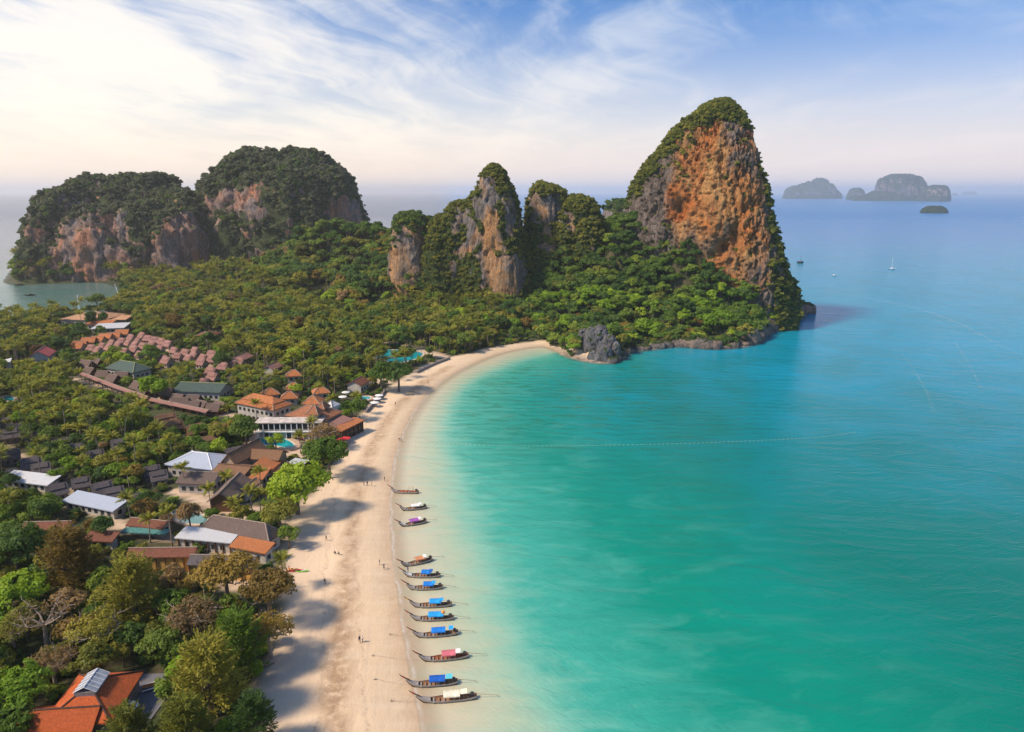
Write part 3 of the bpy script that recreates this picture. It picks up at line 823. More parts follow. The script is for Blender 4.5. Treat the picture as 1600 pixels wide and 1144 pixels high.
# ------------------------------------------------------------------ small mesh builder
class MB:
    def __init__(s): s.v = []; s.f = []
    def add(s, vs, fs):
        n = len(s.v); s.v += [tuple(float(c) for c in q) for q in vs]; s.f += [tuple(i + n for i in f) for f in fs]; return s
    def box(s, x0, x1, y0, y1, z0, z1):
        return s.add([(x0, y0, z0), (x1, y0, z0), (x1, y1, z0), (x0, y1, z0), (x0, y0, z1), (x1, y0, z1), (x1, y1, z1), (x0, y1, z1)],
                     [(0, 3, 2, 1), (4, 5, 6, 7), (0, 1, 5, 4), (1, 2, 6, 5), (2, 3, 7, 6), (3, 0, 4, 7)])
    def slab(s, polys, vs, th):
        """a shell of thickness th under the given top faces"""
        n = len(vs)
        V = list(vs) + [(a, b, c - th) for a, b, c in vs]
        Fs = [tuple(p) for p in polys] + [tuple(i + n for i in reversed(p)) for p in polys]
        edges = {}
        for p in polys:
            for a, b in zip(p, p[1:] + p[:1]): edges[(a, b)] = 1
        for (a, b) in edges:
            if (b, a) not in edges: Fs.append((b, a, a + n, b + n))
        return s.add(V, Fs)
    def tube(s, pts, rads, k=6, cap=True):
        pts = [np.array(p, float) for p in pts]; n0 = len(s.v); V = []
        for i, p in enumerate(pts):
            t = pts[min(i + 1, len(pts) - 1)] - pts[max(i - 1, 0)]; t /= np.linalg.norm(t) + 1e-9
            a = np.cross(t, (0, 0, 1) if abs(t[2]) < .9 else (1, 0, 0)); a /= np.linalg.norm(a); b = np.cross(t, a)
            for j in range(k):
                w = 2 * pi * j / k; V.append(p + rads[i] * (a * cos(w) + b * sin(w)))
        Fs = [(i * k + j, i * k + (j + 1) % k, (i + 1) * k + (j + 1) % k, (i + 1) * k + j) for i in range(len(pts) - 1) for j in range(k)]
        if cap: Fs += [tuple(range(k - 1, -1, -1)), tuple((len(pts) - 1) * k + j for j in range(k))]
        return s.add(V, Fs)
    def mesh(s, name, smooth=False):
        me = bpy.data.meshes.new(name); me.from_pydata(s.v, [], s.f); me.update()
        if smooth: me.polygons.foreach_set('use_smooth', np.ones(len(me.polygons), bool))
        return me
    def build(s, name, mat, parent=None, smooth=False, **kw):
        return link(name, s.mesh(name, smooth), mat, parent, **kw)

# ------------------------------------------------------------------ materials
def plain(name, col, rough=.8, var=.25, scale=1.2, spec=.25, bump=0.02, metal=0.0):
    m, N = newmat(name)
    p = opos(N); n = N.noise(p, scale, 5, .65); n2 = N.noise(p, scale * 6, 3, .6)
    c = N.mix(N.mr(n, .3, .7), tuple(x * (1 - var) for x in col), tuple(min(1, x * (1 + var)) for x in col))
    c = N.mix(N.mr(n2, .55, .75, 0, var), c, tuple(x * .6 for x in col))
    finish(N, c, rough, n2, .5, bump, spec, metal)
    return m
def tiles(name, col, var=.35, rows=2.2, rough=.75, moss=(.10, .085, .06)):
    m, N = newmat(name)
    p = opos(N)
    oi = N.n('ShaderNodeObjectInfo').outputs['Random']
    w = N.n('ShaderNodeTexWave', bands_direction='X', ins={'Vector': p, 'Scale': rows, 'Distortion': .3}).outputs[1]
    w2 = N.n('ShaderNodeTexWave', bands_direction='Y', ins={'Vector': p, 'Scale': rows * .8, 'Distortion': .3}).outputs[1]
    br = N.noise(N.mapping(p, scale=(2.5, 2.5, 2.5)), 1.0, 3, .6); big = N.noise(p, .28, 5, .65, .5)
    c = N.mix(N.mr(br, .3, .7), tuple(x * (1 - var) for x in col), tuple(min(1, x * (1 + var * .8)) for x in col))
    c = N.mix(N.mr(big, .50, .75, 0, .55), c, moss)
    c = N.mix(N.mr(oi, 0, 1, 0, .45), c, tuple(x * .6 for x in col))
    h = N.math('ADD', N.math('MULTIPLY', w, .05), N.math('MULTIPLY', w2, .05))
    c = N.mix(N.mr(w, 0, .35, .3, 0), c, tuple(x * .45 for x in col))
    finish(N, c, rough, h, .8, 1.0, .25)
    return m
M_t = dict(
    orange=tiles('orange_roof_tiles', (.56, .20, .075)), brown=tiles('brown_roof_tiles', (.29, .155, .085)), pink=tiles('pink_roof_tiles', (.40, .205, .175), moss=(.22, .14, .12)),
    grey=tiles('grey_shingles', (.165, .14, .145), moss=(.09, .08, .08)), greybrown=tiles('grey_brown_roof_tiles', (.20, .145, .125)), red=tiles('rust_red_roof_tiles', (.58, .125, .035), moss=(.30, .10, .04)),
    green=tiles('green_roof_tiles', (.085, .13, .115)), darkred=tiles('dark_red_roof_tiles', (.26, .10, .065)), rose=tiles('rose_roof_tiles', (.55, .12, .12)), tan=tiles('tan_roof_tiles', (.62, .34, .19), moss=(.4, .26, .18)),
    thatch=tiles('thatch', (.20, .135, .115), rows=5), white=tiles('white_metal_roof', (.66, .67, .70), .12, 1.2, .45, (.42, .40, .38)), bluewhite=tiles('pale_blue_metal_roof', (.50, .56, .68), .12, 1.0, .45, (.38, .40, .44)), worn=plain('weathered_white_concrete', (.50, .44, .40), .9, .5, .5),
)
M_wall = plain('white_plaster', (.46, .42, .38), .9, .25); M_wallc = plain('cream_plaster', (.40, .31, .23), .9, .25); M_wally = plain('yellow_plaster', (.62, .36, .10), .9, .15)
M_wood = plain('brown_wood', (.13, .065, .035), .7, .3, 3); M_stone = plain('grey_stone', (.24, .21, .20), .9, .35, 2); M_dark = plain('dark_stain_wood', (.05, .035, .03), .7, .3, 2)
M_cap = plain('ridge_mortar', (.34, .27, .22), .9, .3, 2); M_capd = plain('dark_ridge_tiles', (.10, .05, .035), .8, .3, 2); M_greencap = plain('yellow_green_ridge', (.34, .36, .16), .8, .2, 2)
m, N = newmat('window_glass'); finish(N, (.02, .03, .04), .12, spec=.6); M_glass = m
M_teal = plain('teal_awning', (.07, .20, .19), .8, .35); M_redc = plain('red_canvas', (.70, .05, .05), .8, .15); M_whitec = plain('white_canvas', (.78, .76, .74), .8, .08)
M_gravel = plain('grey_gravel', (.17, .17, .20), .95, .5, 9, bump=.1)
M_paint = plain('white_paint', (.78, .78, .78), .5, .08)

FOOT = []        # (footprint polygon, pixel box, distance, keep) : where plants must not stand or hide things
def rect3(P0, P1, P2, z):
    a, b, c = (G(*p, z)[:2] for p in (P0, P1, P2))
    u = a - b; v = c - b
    Lu, Lv = np.linalg.norm(u), np.linalg.norm(v)
    au = math.atan2(u[1], u[0]); av = math.atan2(v[1], v[0])
    d = (av - au + pi) % (2 * pi) - pi
    s = 1 if d > 0 else -1
    corr = (d - s * pi / 2) / 2
    au += corr; av -= corr
    u = np.array([cos(au), sin(au)]) * Lu; v = np.array([cos(av), sin(av)]) * Lv
    cen = (a + c) / 2
    if Lu >= Lv: return cen, Lu, Lv, au
    return cen, Lv, Lu, av
SITE = []
_c = G(936, 560)[:2]
FOOT.append(([(_c[0] - 11, _c[1] - 8), (_c[0] + 13, _c[1] - 8), (_c[0] + 13, _c[1] + 11), (_c[0] - 11, _c[1] + 11)], (912, 510, 968, 562), _c[1] + 8, 1.0))
def roof_mb(L, W, he, hr, kind, th=.3):
    l, w = L / 2, W / 2; mb = MB()
    if kind == 'gable':
        pass
        V = [(-l, 0, hr), (l, 0, hr), (l, -w, he), (-l, -w, he), (l, w, he), (-l, w, he)]
        mb.slab([[3, 2, 1, 0], [0, 1, 4, 5]], V, th)
        caps = [((-l - .1, 0, hr), (l + .1, 0, hr))]
    elif kind == 'hip':
        r = max(l - w, .3)
        V = [(-r, 0, hr), (r, 0, hr), (l, -w, he), (-l, -w, he), (l, w, he), (-l, w, he)]
        mb.slab([[3, 2, 1, 0], [0, 1, 4, 5], [2, 4, 1], [5, 3, 0]], V, th)
        caps = [((-r, 0, hr), (r, 0, hr))] + [((sx * r, 0, hr), (sx * l, sy * w, he)) for sx in (-1, 1) for sy in (-1, 1)]
    elif kind == 'shed':
        mb.slab([[0, 1, 2, 3]], [(-l, -w, he), (l, -w, he), (l, w, hr), (-l, w, hr)], th)
        caps = []
    else:
        mb.slab([[0, 1, 2, 3]], [(-l, -w, he), (l, -w, he), (l, w, he), (-l, w, he)], th)
        caps = []
    return mb, caps
def building(name, label, cat, c3, he, hr, kind, rmat, wmat=None, over=.7, group=None, keep=1.0, cap=None, storeys=1, windows=True, posts=0, cen=None, dims=None, rot=None, gz=None, tiers=False, wall=True):
    zg0 = 2.0
    if c3 is not None: cen, L, W, rot = rect3(*c3, zg0 + he)
    else: L, W = dims
    zg = float(ground_z(np.array([cen]))[0]) if gz is None else gz
    if kind == 'shed' and np.dot([-sin(rot), cos(rot)], [0, 1]) < 0: rot += pi
    # the front (local -y) faces the viewer's side
    if kind != 'shed' and -sin(rot) * 0 + cos(rot) < 0: rot += pi
    e = empty(name, (cen[0], cen[1], zg), rot); tag(e, label, cat, group); SITE.append((cen[0], cen[1], L, W))
    wmat = wmat or M_wall
    mb, caps = roof_mb(L, W, he, hr, kind)
    rf = mb.build('roof', M_t[rmat], e)
    cm = cap or (M_cap if rmat not in ('red', 'brown') else M_capd)
    if caps:
        cb = MB()
        for a, b in caps: cb.tube([np.array(a) + (0, 0, .06), np.array(b) + (0, 0, .06)], [.17, .17], 5)
        cb.build('ridge_cap', cm, rf)
    if tiers:
        m2, c2 = roof_mb(L * .80, W * .62, hr - (hr - he) * .62 + .45, hr + .45, kind)
        m2.build('upper_roof', M_t[rmat], rf)
    l, w = L / 2 - over, W / 2 - over
    top = he - .32 + (min(over / (W / 2), 1) * (hr - he) if kind in ('gable', 'hip') else (0 if kind == 'flat' else .0))
    if wall and l > .5 and w > .5:
        wb = MB().box(-l, l, -w, w, -.6, top)
        if kind == 'gable':
            tz = hr - .34
            for s in (-1, 1):
                wb.add([(s * l, -w, top), (s * l, w, top), (s * l, 0, tz)], [(0, 1, 2) if s > 0 else (0, 2, 1)])
        wo = wb.build('wall', wmat, e)
        if windows:
            step = 2.6
            for st in range(storeys):
                z0 = .9 + st * 3.1
                if z0 + 1.3 > top: break
                for side, (n, ax) in enumerate([(int(2 * l / step), 'x'), (int(2 * w / step), 'y')]):
                    for i in range(n):
                        u = (i + .5 - n / 2) * step
                        wm = MB()
                        if ax == 'x': wm.box(u - .65, u + .65, -w - .06, -w + .02, z0, z0 + 1.3)
                        else: wm.box(l - .02, l + .06, u - .65, u + .65, z0, z0 + 1.3)
                        wm.build('window', M_glass, e)
    for i in range(posts):
        u = -l + 2 * l * i / max(posts - 1, 1)
        MB().box(u - .13, u + .13, -w - .35, -w - .09, -.5, he - .3).build('post', M_wood, e)
    # footprint and picture box
    cr, sr = cos(rot), sin(rot)
    fp_ = [(cen[0] + cr * x - sr * y, cen[1] + sr * x + cr * y) for x, y in [(-L / 2, -W / 2), (L / 2, -W / 2), (L / 2, W / 2), (-L / 2, W / 2)]]
    q = [proj(x, y, zg + h)[:2] for x, y in fp_ for h in (he * .75, hr if kind != 'flat' else he)]
    q = np.array(q)
    FOOT.append((fp_, (q[:, 0].min(), q[:, 1].min(), q[:, 0].max(), q[:, 1].max()), cen[1], keep))
    e['w'] = 0; del e['w']
    return e, (L, W, zg, rot, cen)

B = building
B('restaurant_hall', 'wide hall with a pale blue metal hipped roof behind the brown roofs', 'building', ((263, 722), (331, 734), (365, 711)), 4.4, 7.0, 'hip', 'bluewhite', cap=M_paint)
B('gabled_hall', 'hall with a long plain brown gable roof running up from the blue roof', 'building', ((351, 720), (371, 725), (410, 698)), 5, 8.2, 'gable', 'brown', M_wallc)
B('hall_wing', 'brown roofed wing on the pool side of the long gabled hall', 'building', ((393, 712), (436, 719), (444, 706)), 4.5, 6.8, 'gable', 'brown', M_wallc)
B('side_hall', 'brown roofed hall squeezed between the blue roof and the orange roofs', 'building', ((338, 734), (381, 744), (396, 727)), 4.2, 5.6, 'gable', 'brown', M_wallc)
B('orange_roofed_bar', 'upper bar with a bright orange sloping roof against the brown wing', 'building', ((402, 729), (427, 733), (437, 718)), 3.6, 5.2, 'shed', 'orange', M_wallc, windows=False)
B('orange_roofed_bar', 'lower bar with a bright orange sloping roof nearest the big round tree', 'building', ((382, 743), (412, 748), (419, 735)), 3.2, 4.7, 'shed', 'orange', M_wallc)
B('small_pavilion', 'small orange roofed pavilion between the bars and the white canopy', 'pavilion', ((434, 734), (447, 737), (453, 726)), 3.4, 4.8, 'gable', 'orange', M_wallc, windows=False)
B('long_low_house', 'long low house with a grey brown roof in front of the pale blue roof', 'building', ((286, 749), (334, 758), (343, 739)), 3.6, 5.6, 'gable', 'greybrown')
B('beach_bar', 'open beach bar with a broad grey brown roof and red terraces', 'building', ((334, 779), (372, 783), (385, 750)), 3.6, 6.4, 'gable', 'greybrown', M_wood, posts=5)
B('small_annex', 'small annex with a tan grey roof beside the grey brown beach bar', 'building', ((375, 765), (388, 768), (402, 750)), 3.4, 4.6, 'gable', 'tan')
B('large_villa', 'large villa with a long dark grey brown hipped roof next to the beach', 'building', ((315, 822), (417, 847), (436, 830)), 3.8, 7.2, 'hip', 'greybrown', posts=9)
B('white_roofed_shed', 'long shed with a flat bright white metal roof', 'building', ((286, 831), (355, 852), (364, 837)), 3.6, 4.4, 'shed', 'white', M_wall, posts=8)
B('tiled_shed', 'long shed with an orange brown roof continuing the white roofed shed', 'building', ((357, 850), (414, 862), (430, 850)), 3.6, 4.6, 'shed', 'tan', M_wall)
bpy.data.objects['tiled_shed'].children[0].data.materials[0] = M_t['orange']
B('yellow_gallery', 'yellow walled gallery with brown posts and a rusty tiled roof', 'building', ((206, 862), (299, 873), (304, 859)), 4.4, 5.8, 'gable', 'darkred', M_wally, posts=8, windows=False, over=.5)
B('grey_roofed_gallery', 'gallery with a weathered grey roof continuing the yellow gallery', 'building', ((301, 873), (392, 888), (398, 872)), 4.2, 5.6, 'gable', 'grey', M_wally, posts=7, windows=False, over=.5)
B('hotel_block', 'two storey white block with a double orange hipped roof at the upper pool', 'building', ((381, 625), (421, 643), (443, 631)), 7.0, 10.2, 'hip', 'orange', storeys=2, tiers=True)
e, (L, W, zg, rot, cen) = B('terrace_building', 'long two storey building with a flat weathered white roof above the pool', 'building', ((409, 645), (410, 653), (500, 663)), 7.2, 7.2, 'flat', 'worn', M_wall, storeys=0, windows=False, over=1.2)
for k in range(12):
    u = -L / 2 + 1 + (L - 2) * k / 11
    MB().box(u - .15, u + .15, -W / 2 + .2, -W / 2 + .5, -.4, 6.9).build('column', M_paint, e)
MB().box(-L / 2, L / 2, -W / 2 - .2, W / 2 - 1.3, 3.3, 3.6).build('balcony_slab', M_paint, e)
for k in range(11):
    u = -L / 2 + 2.4 + (L - 4.8) * k / 10
    MB().box(u - 1.1, u + 1.1, -W / 2 + 1.12, -W / 2 + 1.22, 4.2, 6.3).build('window', M_glass, e)
    if k % 2: MB().box(u - 1.0, u + 1.0, -W / 2 + 1.12, -W / 2 + 1.22, .6, 2.6).build('window', M_glass, e)
B('reception_hall', 'big reception hall with a broad rust brown hipped roof by the beach', 'building', ((449, 646), (508, 656), (532, 641)), 6.4, 9.6, 'hip', 'darkred', M_wallc)
bpy.data.objects['reception_hall'].children[0].data.materials[0] = tiles('rust_brown_roof_tiles', (.42, .17, .085))
rb = bpy.data.objects['reception_hall'].children[0].data.materials[0]; M_t['rust'] = rb
B('roof_lantern_turret', 'pyramid roofed turret nearest the white flat roof on the reception hall', 'turret', ((480, 644), (497, 646), (503, 640)), 9.2, 12.2, 'hip', 'rust', M_wallc, windows=False, over=.9)
B('roof_lantern_turret', 'farther pyramid roofed turret on the seaward end of the reception hall', 'turret', ((497, 636), (508, 638), (513, 632)), 9.2, 11.6, 'hip', 'rust', M_wallc, windows=False, over=.9)
B('dining_terrace', 'terrace with a flat pinkish brown roof between reception hall and beach', 'building', ((508, 657), (522, 666), (542, 652)), 5.0, 5.8, 'shed', 'pink', M_dark, posts=4)
B('beach_terrace', 'terrace with an orange sloping roof at the very edge of the sand', 'building', ((523, 667), (537, 671), (563, 652)), 4.6, 5.2, 'shed', 'orange', M_dark, posts=6)
B('hip_roofed_house', 'small orange hipped house just behind the reception hall', 'building', ((473, 629), (501, 630), (506, 621)), 3.6, 6.6, 'hip', 'orange')
B('white_marquee', 'white canvas marquee behind the reception hall', 'marquee', ((508, 632), (520, 635), (529, 629)), 3.0, 5.0, 'hip', 'white', M_whitec, windows=False, over=.2)
B('white_canopy', 'flat white canopy behind the big round tree by the beach', 'canopy', ((450, 723), (470, 727), (480, 717)), 3.2, 3.6, 'shed', 'white', M_whitec, wall=False, posts=3)
for px, py, lab in [(459, 580, 'orange bungalow farthest back in the file above the reception hall'), (459, 600, 'orange bungalow in the middle of the file above the reception hall'), (452, 614, 'low orange bungalow just above the small hipped house'),
                    (422, 609, 'orange bungalow half hidden left of the file above the hotel block'), (501, 606, 'steep orange bungalow between the palms near the white parasols')]:
    g = G(px, py, 6.5)
    B('bungalow', lab, 'bungalow', None, 3.2, 5.8, 'hip', 'orange', group='orange bungalows in the palms', cen=g[:2], dims=(8, 6.5), rot=.15 + .3 * random.random(), keep=.7)
B('bistro', 'brown roofed bistro beside the white parasols at the sea wall', 'building', ((546, 598), (566, 602), (572, 594)), 3.8, 6.0, 'gable', 'darkred')
B('timber_lodge', 'brown lodge alone among the palms above the bungalows', 'building', ((418, 575), (430, 578), (434, 571)), 3.4, 5.6, 'gable', 'pink', keep=.7)
B('timber_lodge', 'pinkish lodge in the palm forest left of the bungalows', 'building', ((366, 562), (380, 565), (385, 556)), 3.4, 5.6, 'gable', 'pink', keep=.7)
B('timber_lodge', 'brown lodge with a lone roof at the edge of the dense palm forest', 'building', ((312, 524), (328, 527), (336, 520)), 3.4, 6.0, 'hip', 'darkred', keep=.8)
B('green_roofed_hall', 'hall with a dark green hipped roof edged in pale green behind the palms', 'building', ((171, 573), (204, 583), (231, 575)), 4.0, 7.6, 'hip', 'green', cap=M_greencap)
B('green_roofed_hall', 'second green roofed hall nearer the hotel with a low wide roof', 'building', ((288, 606), (342, 616), (349, 604)), 4.0, 6.6, 'gable', 'green', cap=M_greencap)
B('temple_hall', 'hall with a vivid rose red roof at the left among dark trees', 'building', ((47, 557), (80, 556), (83, 548)), 4.2, 7.6, 'gable', 'rose')
B('beach_restaurant', 'restaurant with a tented pale orange roof on the west beach', 'building', ((120, 495), (158, 502), (172, 492)), 4.4, 8.4, 'hip', 'tan', keep=.95)
B('beach_restaurant', 'smaller orange brown roofed restaurant in front of the tented one', 'building', ((150, 504), (172, 508), (178, 502)), 3.6, 5.8, 'gable', 'orange', keep=.9)
B('beach_shop', 'white roofed shop row at the west beach behind the pink cottages', 'building', ((148, 512), (196, 512), (199, 506)), 3.4, 4.4, 'shed', 'white', keep=.8)
B('beach_shop', 'pinkish long roof above the white shop row on the west beach', 'building', ((170, 498), (199, 499), (201, 494)), 3.4, 4.4, 'shed', 'tan', keep=.8)
B('white_roofed_hall', 'long hall with a white roof at the left edge among the trees', 'building', ((-14, 571), (18, 568), (18, 562)), 3.4, 4.8, 'shed', 'white', keep=.9)
B('market_hall', 'long hall with a white and cream metal roof under the palms at the left', 'building', ((12, 744), (66, 761), (84, 750)), 3.0, 4.2, 'shed', 'white', keep=.35)
B('market_hall', 'long hall with a pale blue corrugated roof below the grey cottages', 'building', ((108, 777), (168, 802), (189, 789)), 3.0, 4.2, 'shed', 'bluewhite', keep=.35)
B('low_store', 'low store with a dark red roof left of the yellow gallery', 'building', ((138, 838), (172, 848), (178, 838)), 3.0, 4.0, 'shed', 'darkred', keep=.8)
B('low_store', 'low brown roofed store under the palms above the dark red one', 'building', ((205, 815), (250, 828), (262, 815)), 3.0, 4.2, 'gable', 'darkred', keep=.7)
B('low_store', 'brown roofed store half hidden left of the yellow gallery', 'building', ((45, 822), (100, 832), (106, 818)), 3.0, 4.4, 'gable', 'darkred', keep=.5)
B('teal_awning_stall', 'row of stalls under a narrow teal awning by the sandy lane', 'stall', ((200, 823), (252, 838), (255, 832)), 2.4, 2.8, 'shed', 'green', M_wood, keep=.9, windows=False)
bpy.data.objects['teal_awning_stall'].children[0].data.materials[0] = M_teal
# covered walkway
for a, b, lab in [((128, 582), (178, 601), 'left stretch of the pinkish roofed walkway behind the palms'), ((178, 601), (232, 620), 'middle stretch of the pinkish roofed walkway behind the palms'), ((236, 622), (326, 641), 'right stretch of the pinkish roofed walkway leading to the hotel')]:
    A, C = G(*a, 5), G(*b, 5); d = (C - A)[:2]; L = np.linalg.norm(d)
    B('covered_walkway', lab, 'walkway', None, 2.8, 3.5, 'gable', 'pink', cen=(A[:2] + C[:2]) / 2, dims=(L, 3.0), rot=math.atan2(d[1], d[0]), wall=False, posts=8, keep=.85)
M_pk = M_t['pink']

# cottages: one of each kind, then copies
def cottage(name, rmat, wmat, L, W, he, hr, tiers=True):
    e = empty(name)
    mb, caps = roof_mb(L, W, he, hr, 'gable', .25); rf = mb.build('roof', M_t[rmat], e)
    cb = MB(); cb.tube([(-L / 2, 0, hr + .06), (L / 2, 0, hr + .06)], [.14, .14], 5); cb.build('ridge_cap', M_cap, rf)
    if tiers:
        m2, _ = roof_mb(L * .72, W * .55, hr - (hr - he) * .50 + .35, hr + .4, 'gable', .2); m2.build('upper_roof', M_t[rmat], rf)
    wb = MB().box(-L / 2 + .6, L / 2 - .6, -W / 2 + .6, W / 2 - .6, -.8, he)
    for s in (-1, 1):
        x = s * (L / 2 - .6); wb.add([(x, -W / 2 + .6, he), (x, W / 2 - .6, he), (x, 0, hr - .3)], [(0, 1, 2) if s > 0 else (0, 2, 1)])
    wb.build('wall', wmat, e)
    MB().box(L / 2 - .62, L / 2 - .53, -.5, .5, -.3, 2.0).build('door', M_wood, e)
    for u in (-1.4, 1.2): MB().box(u - .5, u + .5, -W / 2 + .52, -W / 2 + .62, .8, 1.9).build('window', M_glass, e)
    MB().box(L / 2 - .6, L / 2 + 1.0, -W / 2 + .6, W / 2 - .6, -.5, -.05).build('porch', M_wood, e)
    return e
pinks = [(890, 320), (925, 337), (820, 330), (860, 348), (968, 346), (1012, 357), (1050, 372), (760, 348), (800, 364), (843, 378), (700, 362), (740, 380), (780, 413), (838, 404), (895, 386), (950, 372), (1000, 390), (640, 378), (680, 394), (612, 405), (572, 394),
         (1090, 410), (1160, 425), (1220, 410), (1270, 450), (1325, 430), (1258, 484), (1325, 465), (1500, 475), (1450, 492), (1022, 457), (1040, 475), (1320, 540), (1280, 600), (1330, 575), (1110, 440), (1180, 455), (870, 430), (930, 415), (1395, 510), (1210, 445)]
P_loc = {'pink': pinks}
ORD = ['first', 'second', 'third', 'fourth', 'fifth', 'sixth', 'seventh', 'eighth', 'ninth', 'tenth', 'eleventh', 'twelfth', 'thirteenth', 'fourteenth', 'fifteenth', 'sixteenth', 'seventeenth', 'eighteenth', 'nineteenth', 'twentieth', 'twenty-first', 'twenty-second']
def set_labels(items):
    """items: (object, picture x, base label, group). Where looks repeat, count from the left"""
    by = {}
    for it in items: by.setdefault((it[2], it[3]), []).append(it)
    for (lab, grp), its in by.items():
        its.sort(key=lambda t: t[1])
        for k, (o, x, _, _) in enumerate(its):
            l2 = lab if len(its) == 1 else lab + (', leftmost' if k == 0 else ', rightmost' if k == len(its) - 1 else ', %s from the left' % ORD[min(k, 21)])
            if len(its) > 22 or len(l2.replace('-', ' ').split()) > 16: l2 = lab
            o['label'] = l2
            if grp: o['group'] = grp
zones = [('browns', [(500, 375), (612, 345), (712, 322), (765, 303), (480, 388), (555, 352), (660, 328)], 'orange', .9), ]
def lab_near(i, total): return None
cot_pink = cottage('cottage', 'pink', M_wallc, 6.4, 5.6, 2.6, 5.6)
rowlab = lambda x, y: ('back edge of the pink field' if y < 350 else 'second row of the pink field' if y < 368 else 'third row of the pink field' if y < 388 else 'fourth row of the pink field' if y < 412 else 'front row of the pink field') if x < 1075 else ('upper right arm of the pink field' if y < 445 else 'lower right arm of the pink field' if y < 530 else 'low corner of the pink field')
def place_cot(proto, first, px, py, zr, rot, label, group, keep, sc=1.0):
    g = G(px, py, 2.2 + zr)
    gz_ = float(ground_z(np.array([g[:2]]))[0])
    o = proto if first else copy_tree(proto)
    o.location = (g[0], g[1], gz_); o.rotation_euler = (0, 0, rot); o.scale = (sc, sc, sc)
    tag(o, label, 'cottage', group)
    q = proj(g[0], g[1], gz_ + 3.4 * sc); r = 3.4 * sc * F / q[2]
    c, s = cos(rot), sin(rot); h = 3.2 * sc
    FOOT.append(([(g[0] + c * a - s * b, g[1] + s * a + c * b) for a, b in [(-h, -h), (h, -h), (h, h), (-h, h)]], (q[0] - r, q[1] - r * .8, q[0] + r, q[1] + r * .6), g[1], keep))
    return o
CL_ = []
for i, (x, y) in enumerate(pinks):
    o = place_cot(cot_pink, i == 0, x / 4, 440 + y / 4, 4.6, -.45 + random.uniform(-.22, .22), '', '', .62, random.uniform(.78, .98)); CL_.append((o, x, 'pink tiled cottage in the ' + rowlab(x, y), 'pink cottages in the ' + rowlab(x, y)))
cot_or = cottage('cottage', 'orange', M_wallc, 8, 6.4, 2.8, 5.4, False)
for i, (x, y) in enumerate(zones[0][1]):
    o = place_cot(cot_or, i == 0, x / 4, 440 + y / 4, 4.6, -.1 + .25 * random.random(), '', '', .85, 1.05); CL_.append((o, x, 'orange brown cottage in the row behind the pink field', 'orange brown cottages behind the pink field'))
cot_th = cottage('cottage', 'thatch', M_wood, 8, 7, 2.4, 5.8, False)
ths = [(540, 495), (640, 550), (600, 478), (560, 530), (705, 580), (858, 622), (885, 665), (1050, 662), (1110, 695), (1130, 725), (1205, 740), (1260, 735), (1335, 755), (1375, 745), (760, 565), (930, 650), (970, 640), (1210, 700)]
for i, (x, y) in enumerate(ths):
    lf = 'left of the first green roof' if x < 700 else 'between the two green roofs' if x < 1080 else 'below the second green roof'
    o = place_cot(cot_th, i == 0, x / 4, 440 + y / 4, 4.6, -.3 + random.uniform(-.3, .3), '', '', .5, random.uniform(.78, .95)); CL_.append((o, x, 'brown thatched cottage ' + lf, 'brown thatched cottages ' + lf))
cot_db = cottage('cottage', 'brown', M_wood, 8.5, 7, 2.6, 6.0, True)
for i, (x, y, lab) in enumerate([(1040, 825, 'dark brown cottage in a clearing above the pale blue roof'), (1080, 870, 'dark brown cottage just below the one in the clearing'), (1220, 890, 'big brown cottage above the clipped bright green trees'), (1300, 965, 'brown cottage between two clipped bright green trees'), (1000, 835, 'dark brown cottage left of the clearing above the pale blue roof')]):
    place_cot(cot_db, i == 0, x / 4, 440 + y / 4, 4.6, .5 + .4 * random.random(), lab, 'dark brown cottages', .6, .85)
cot_g = cottage('cottage', 'grey', M_stone, 7.6, 6.2, 2.8, 6.4, True)
greys = [(95, 90), (190, 105), (20, 55), (60, 245), (385, 185), (465, 205), (590, 245), (690, 275), (740, 175), (250, 325), (350, 360), (940, 340), (985, 368), (500, 410), (630, 450), (705, 480), (820, 515), (350, 460), (190, 300), (1460, 230), (270, 130), (60, 120)]
for i, (x, y) in enumerate(greys):
    z = 'at the left edge among the upper palms' if x < 300 and y < 260 else 'in the left palms above the white roof' if x < 450 else 'above the pale blue corrugated roof' if y > 400 else 'beside the bright rounded tree left of the blue roof' if x > 900 else 'in the middle of the left palms'
    o = place_cot(cot_g, i == 0, x / 4, 640 + y / 4, 4.8, .62 + random.uniform(-.15, .15), '', '', .12, random.uniform(.70, .86)); CL_.append((o, x, 'grey double roofed cottage ' + z, 'grey cottages ' + z))
set_labels(CL_)

# ------------------------------------------------------------------ house with the rust red roof, nearest of all
e, (L, W, zg, rot, cen) = B('red_roofed_house', 'house with a rust red hipped roof and a glass lantern nearest the viewer', 'house', ((119.5, 1047.5), (217, 1047.5), (176, 1128)), 4.2, 7.6, 'hip', 'red', M_stone, over=.8)
ra = [o for o in e.children if o.name.startswith('roof')][0]
lx, ly = 2.6, 1.8
sk = empty('skylight', (0, 0, 6.8)); sk.parent = e
MB().box(-lx, lx, -ly, ly, -.6, .55).build('curb', M_stone, sk)
for s in (-1, 1):
    for k in range(5):
        x0 = -lx + k * 2 * lx / 5 + .04; x1 = x0 + 2 * lx / 5 - .08
        V = [(x0, s * ly * 1.12, .5), (x1, s * ly * 1.12, .5), (x1, 0, 1.55), (x0, 0, 1.55)]
        if s > 0: V = V[::-1]
        mbp = MB(); mbp.slab([[0, 1, 2, 3]], V, .06); mbp.build('pane', plain('lantern_pane', (.30, .33, .38), .25, .3, .8, .6) if k == 0 and s < 0 else bpy.data.materials['lantern_pane'], sk)
fr = MB(); fr.tube([(-lx, 0, 1.6), (lx, 0, 1.6)], [.09, .09], 5)
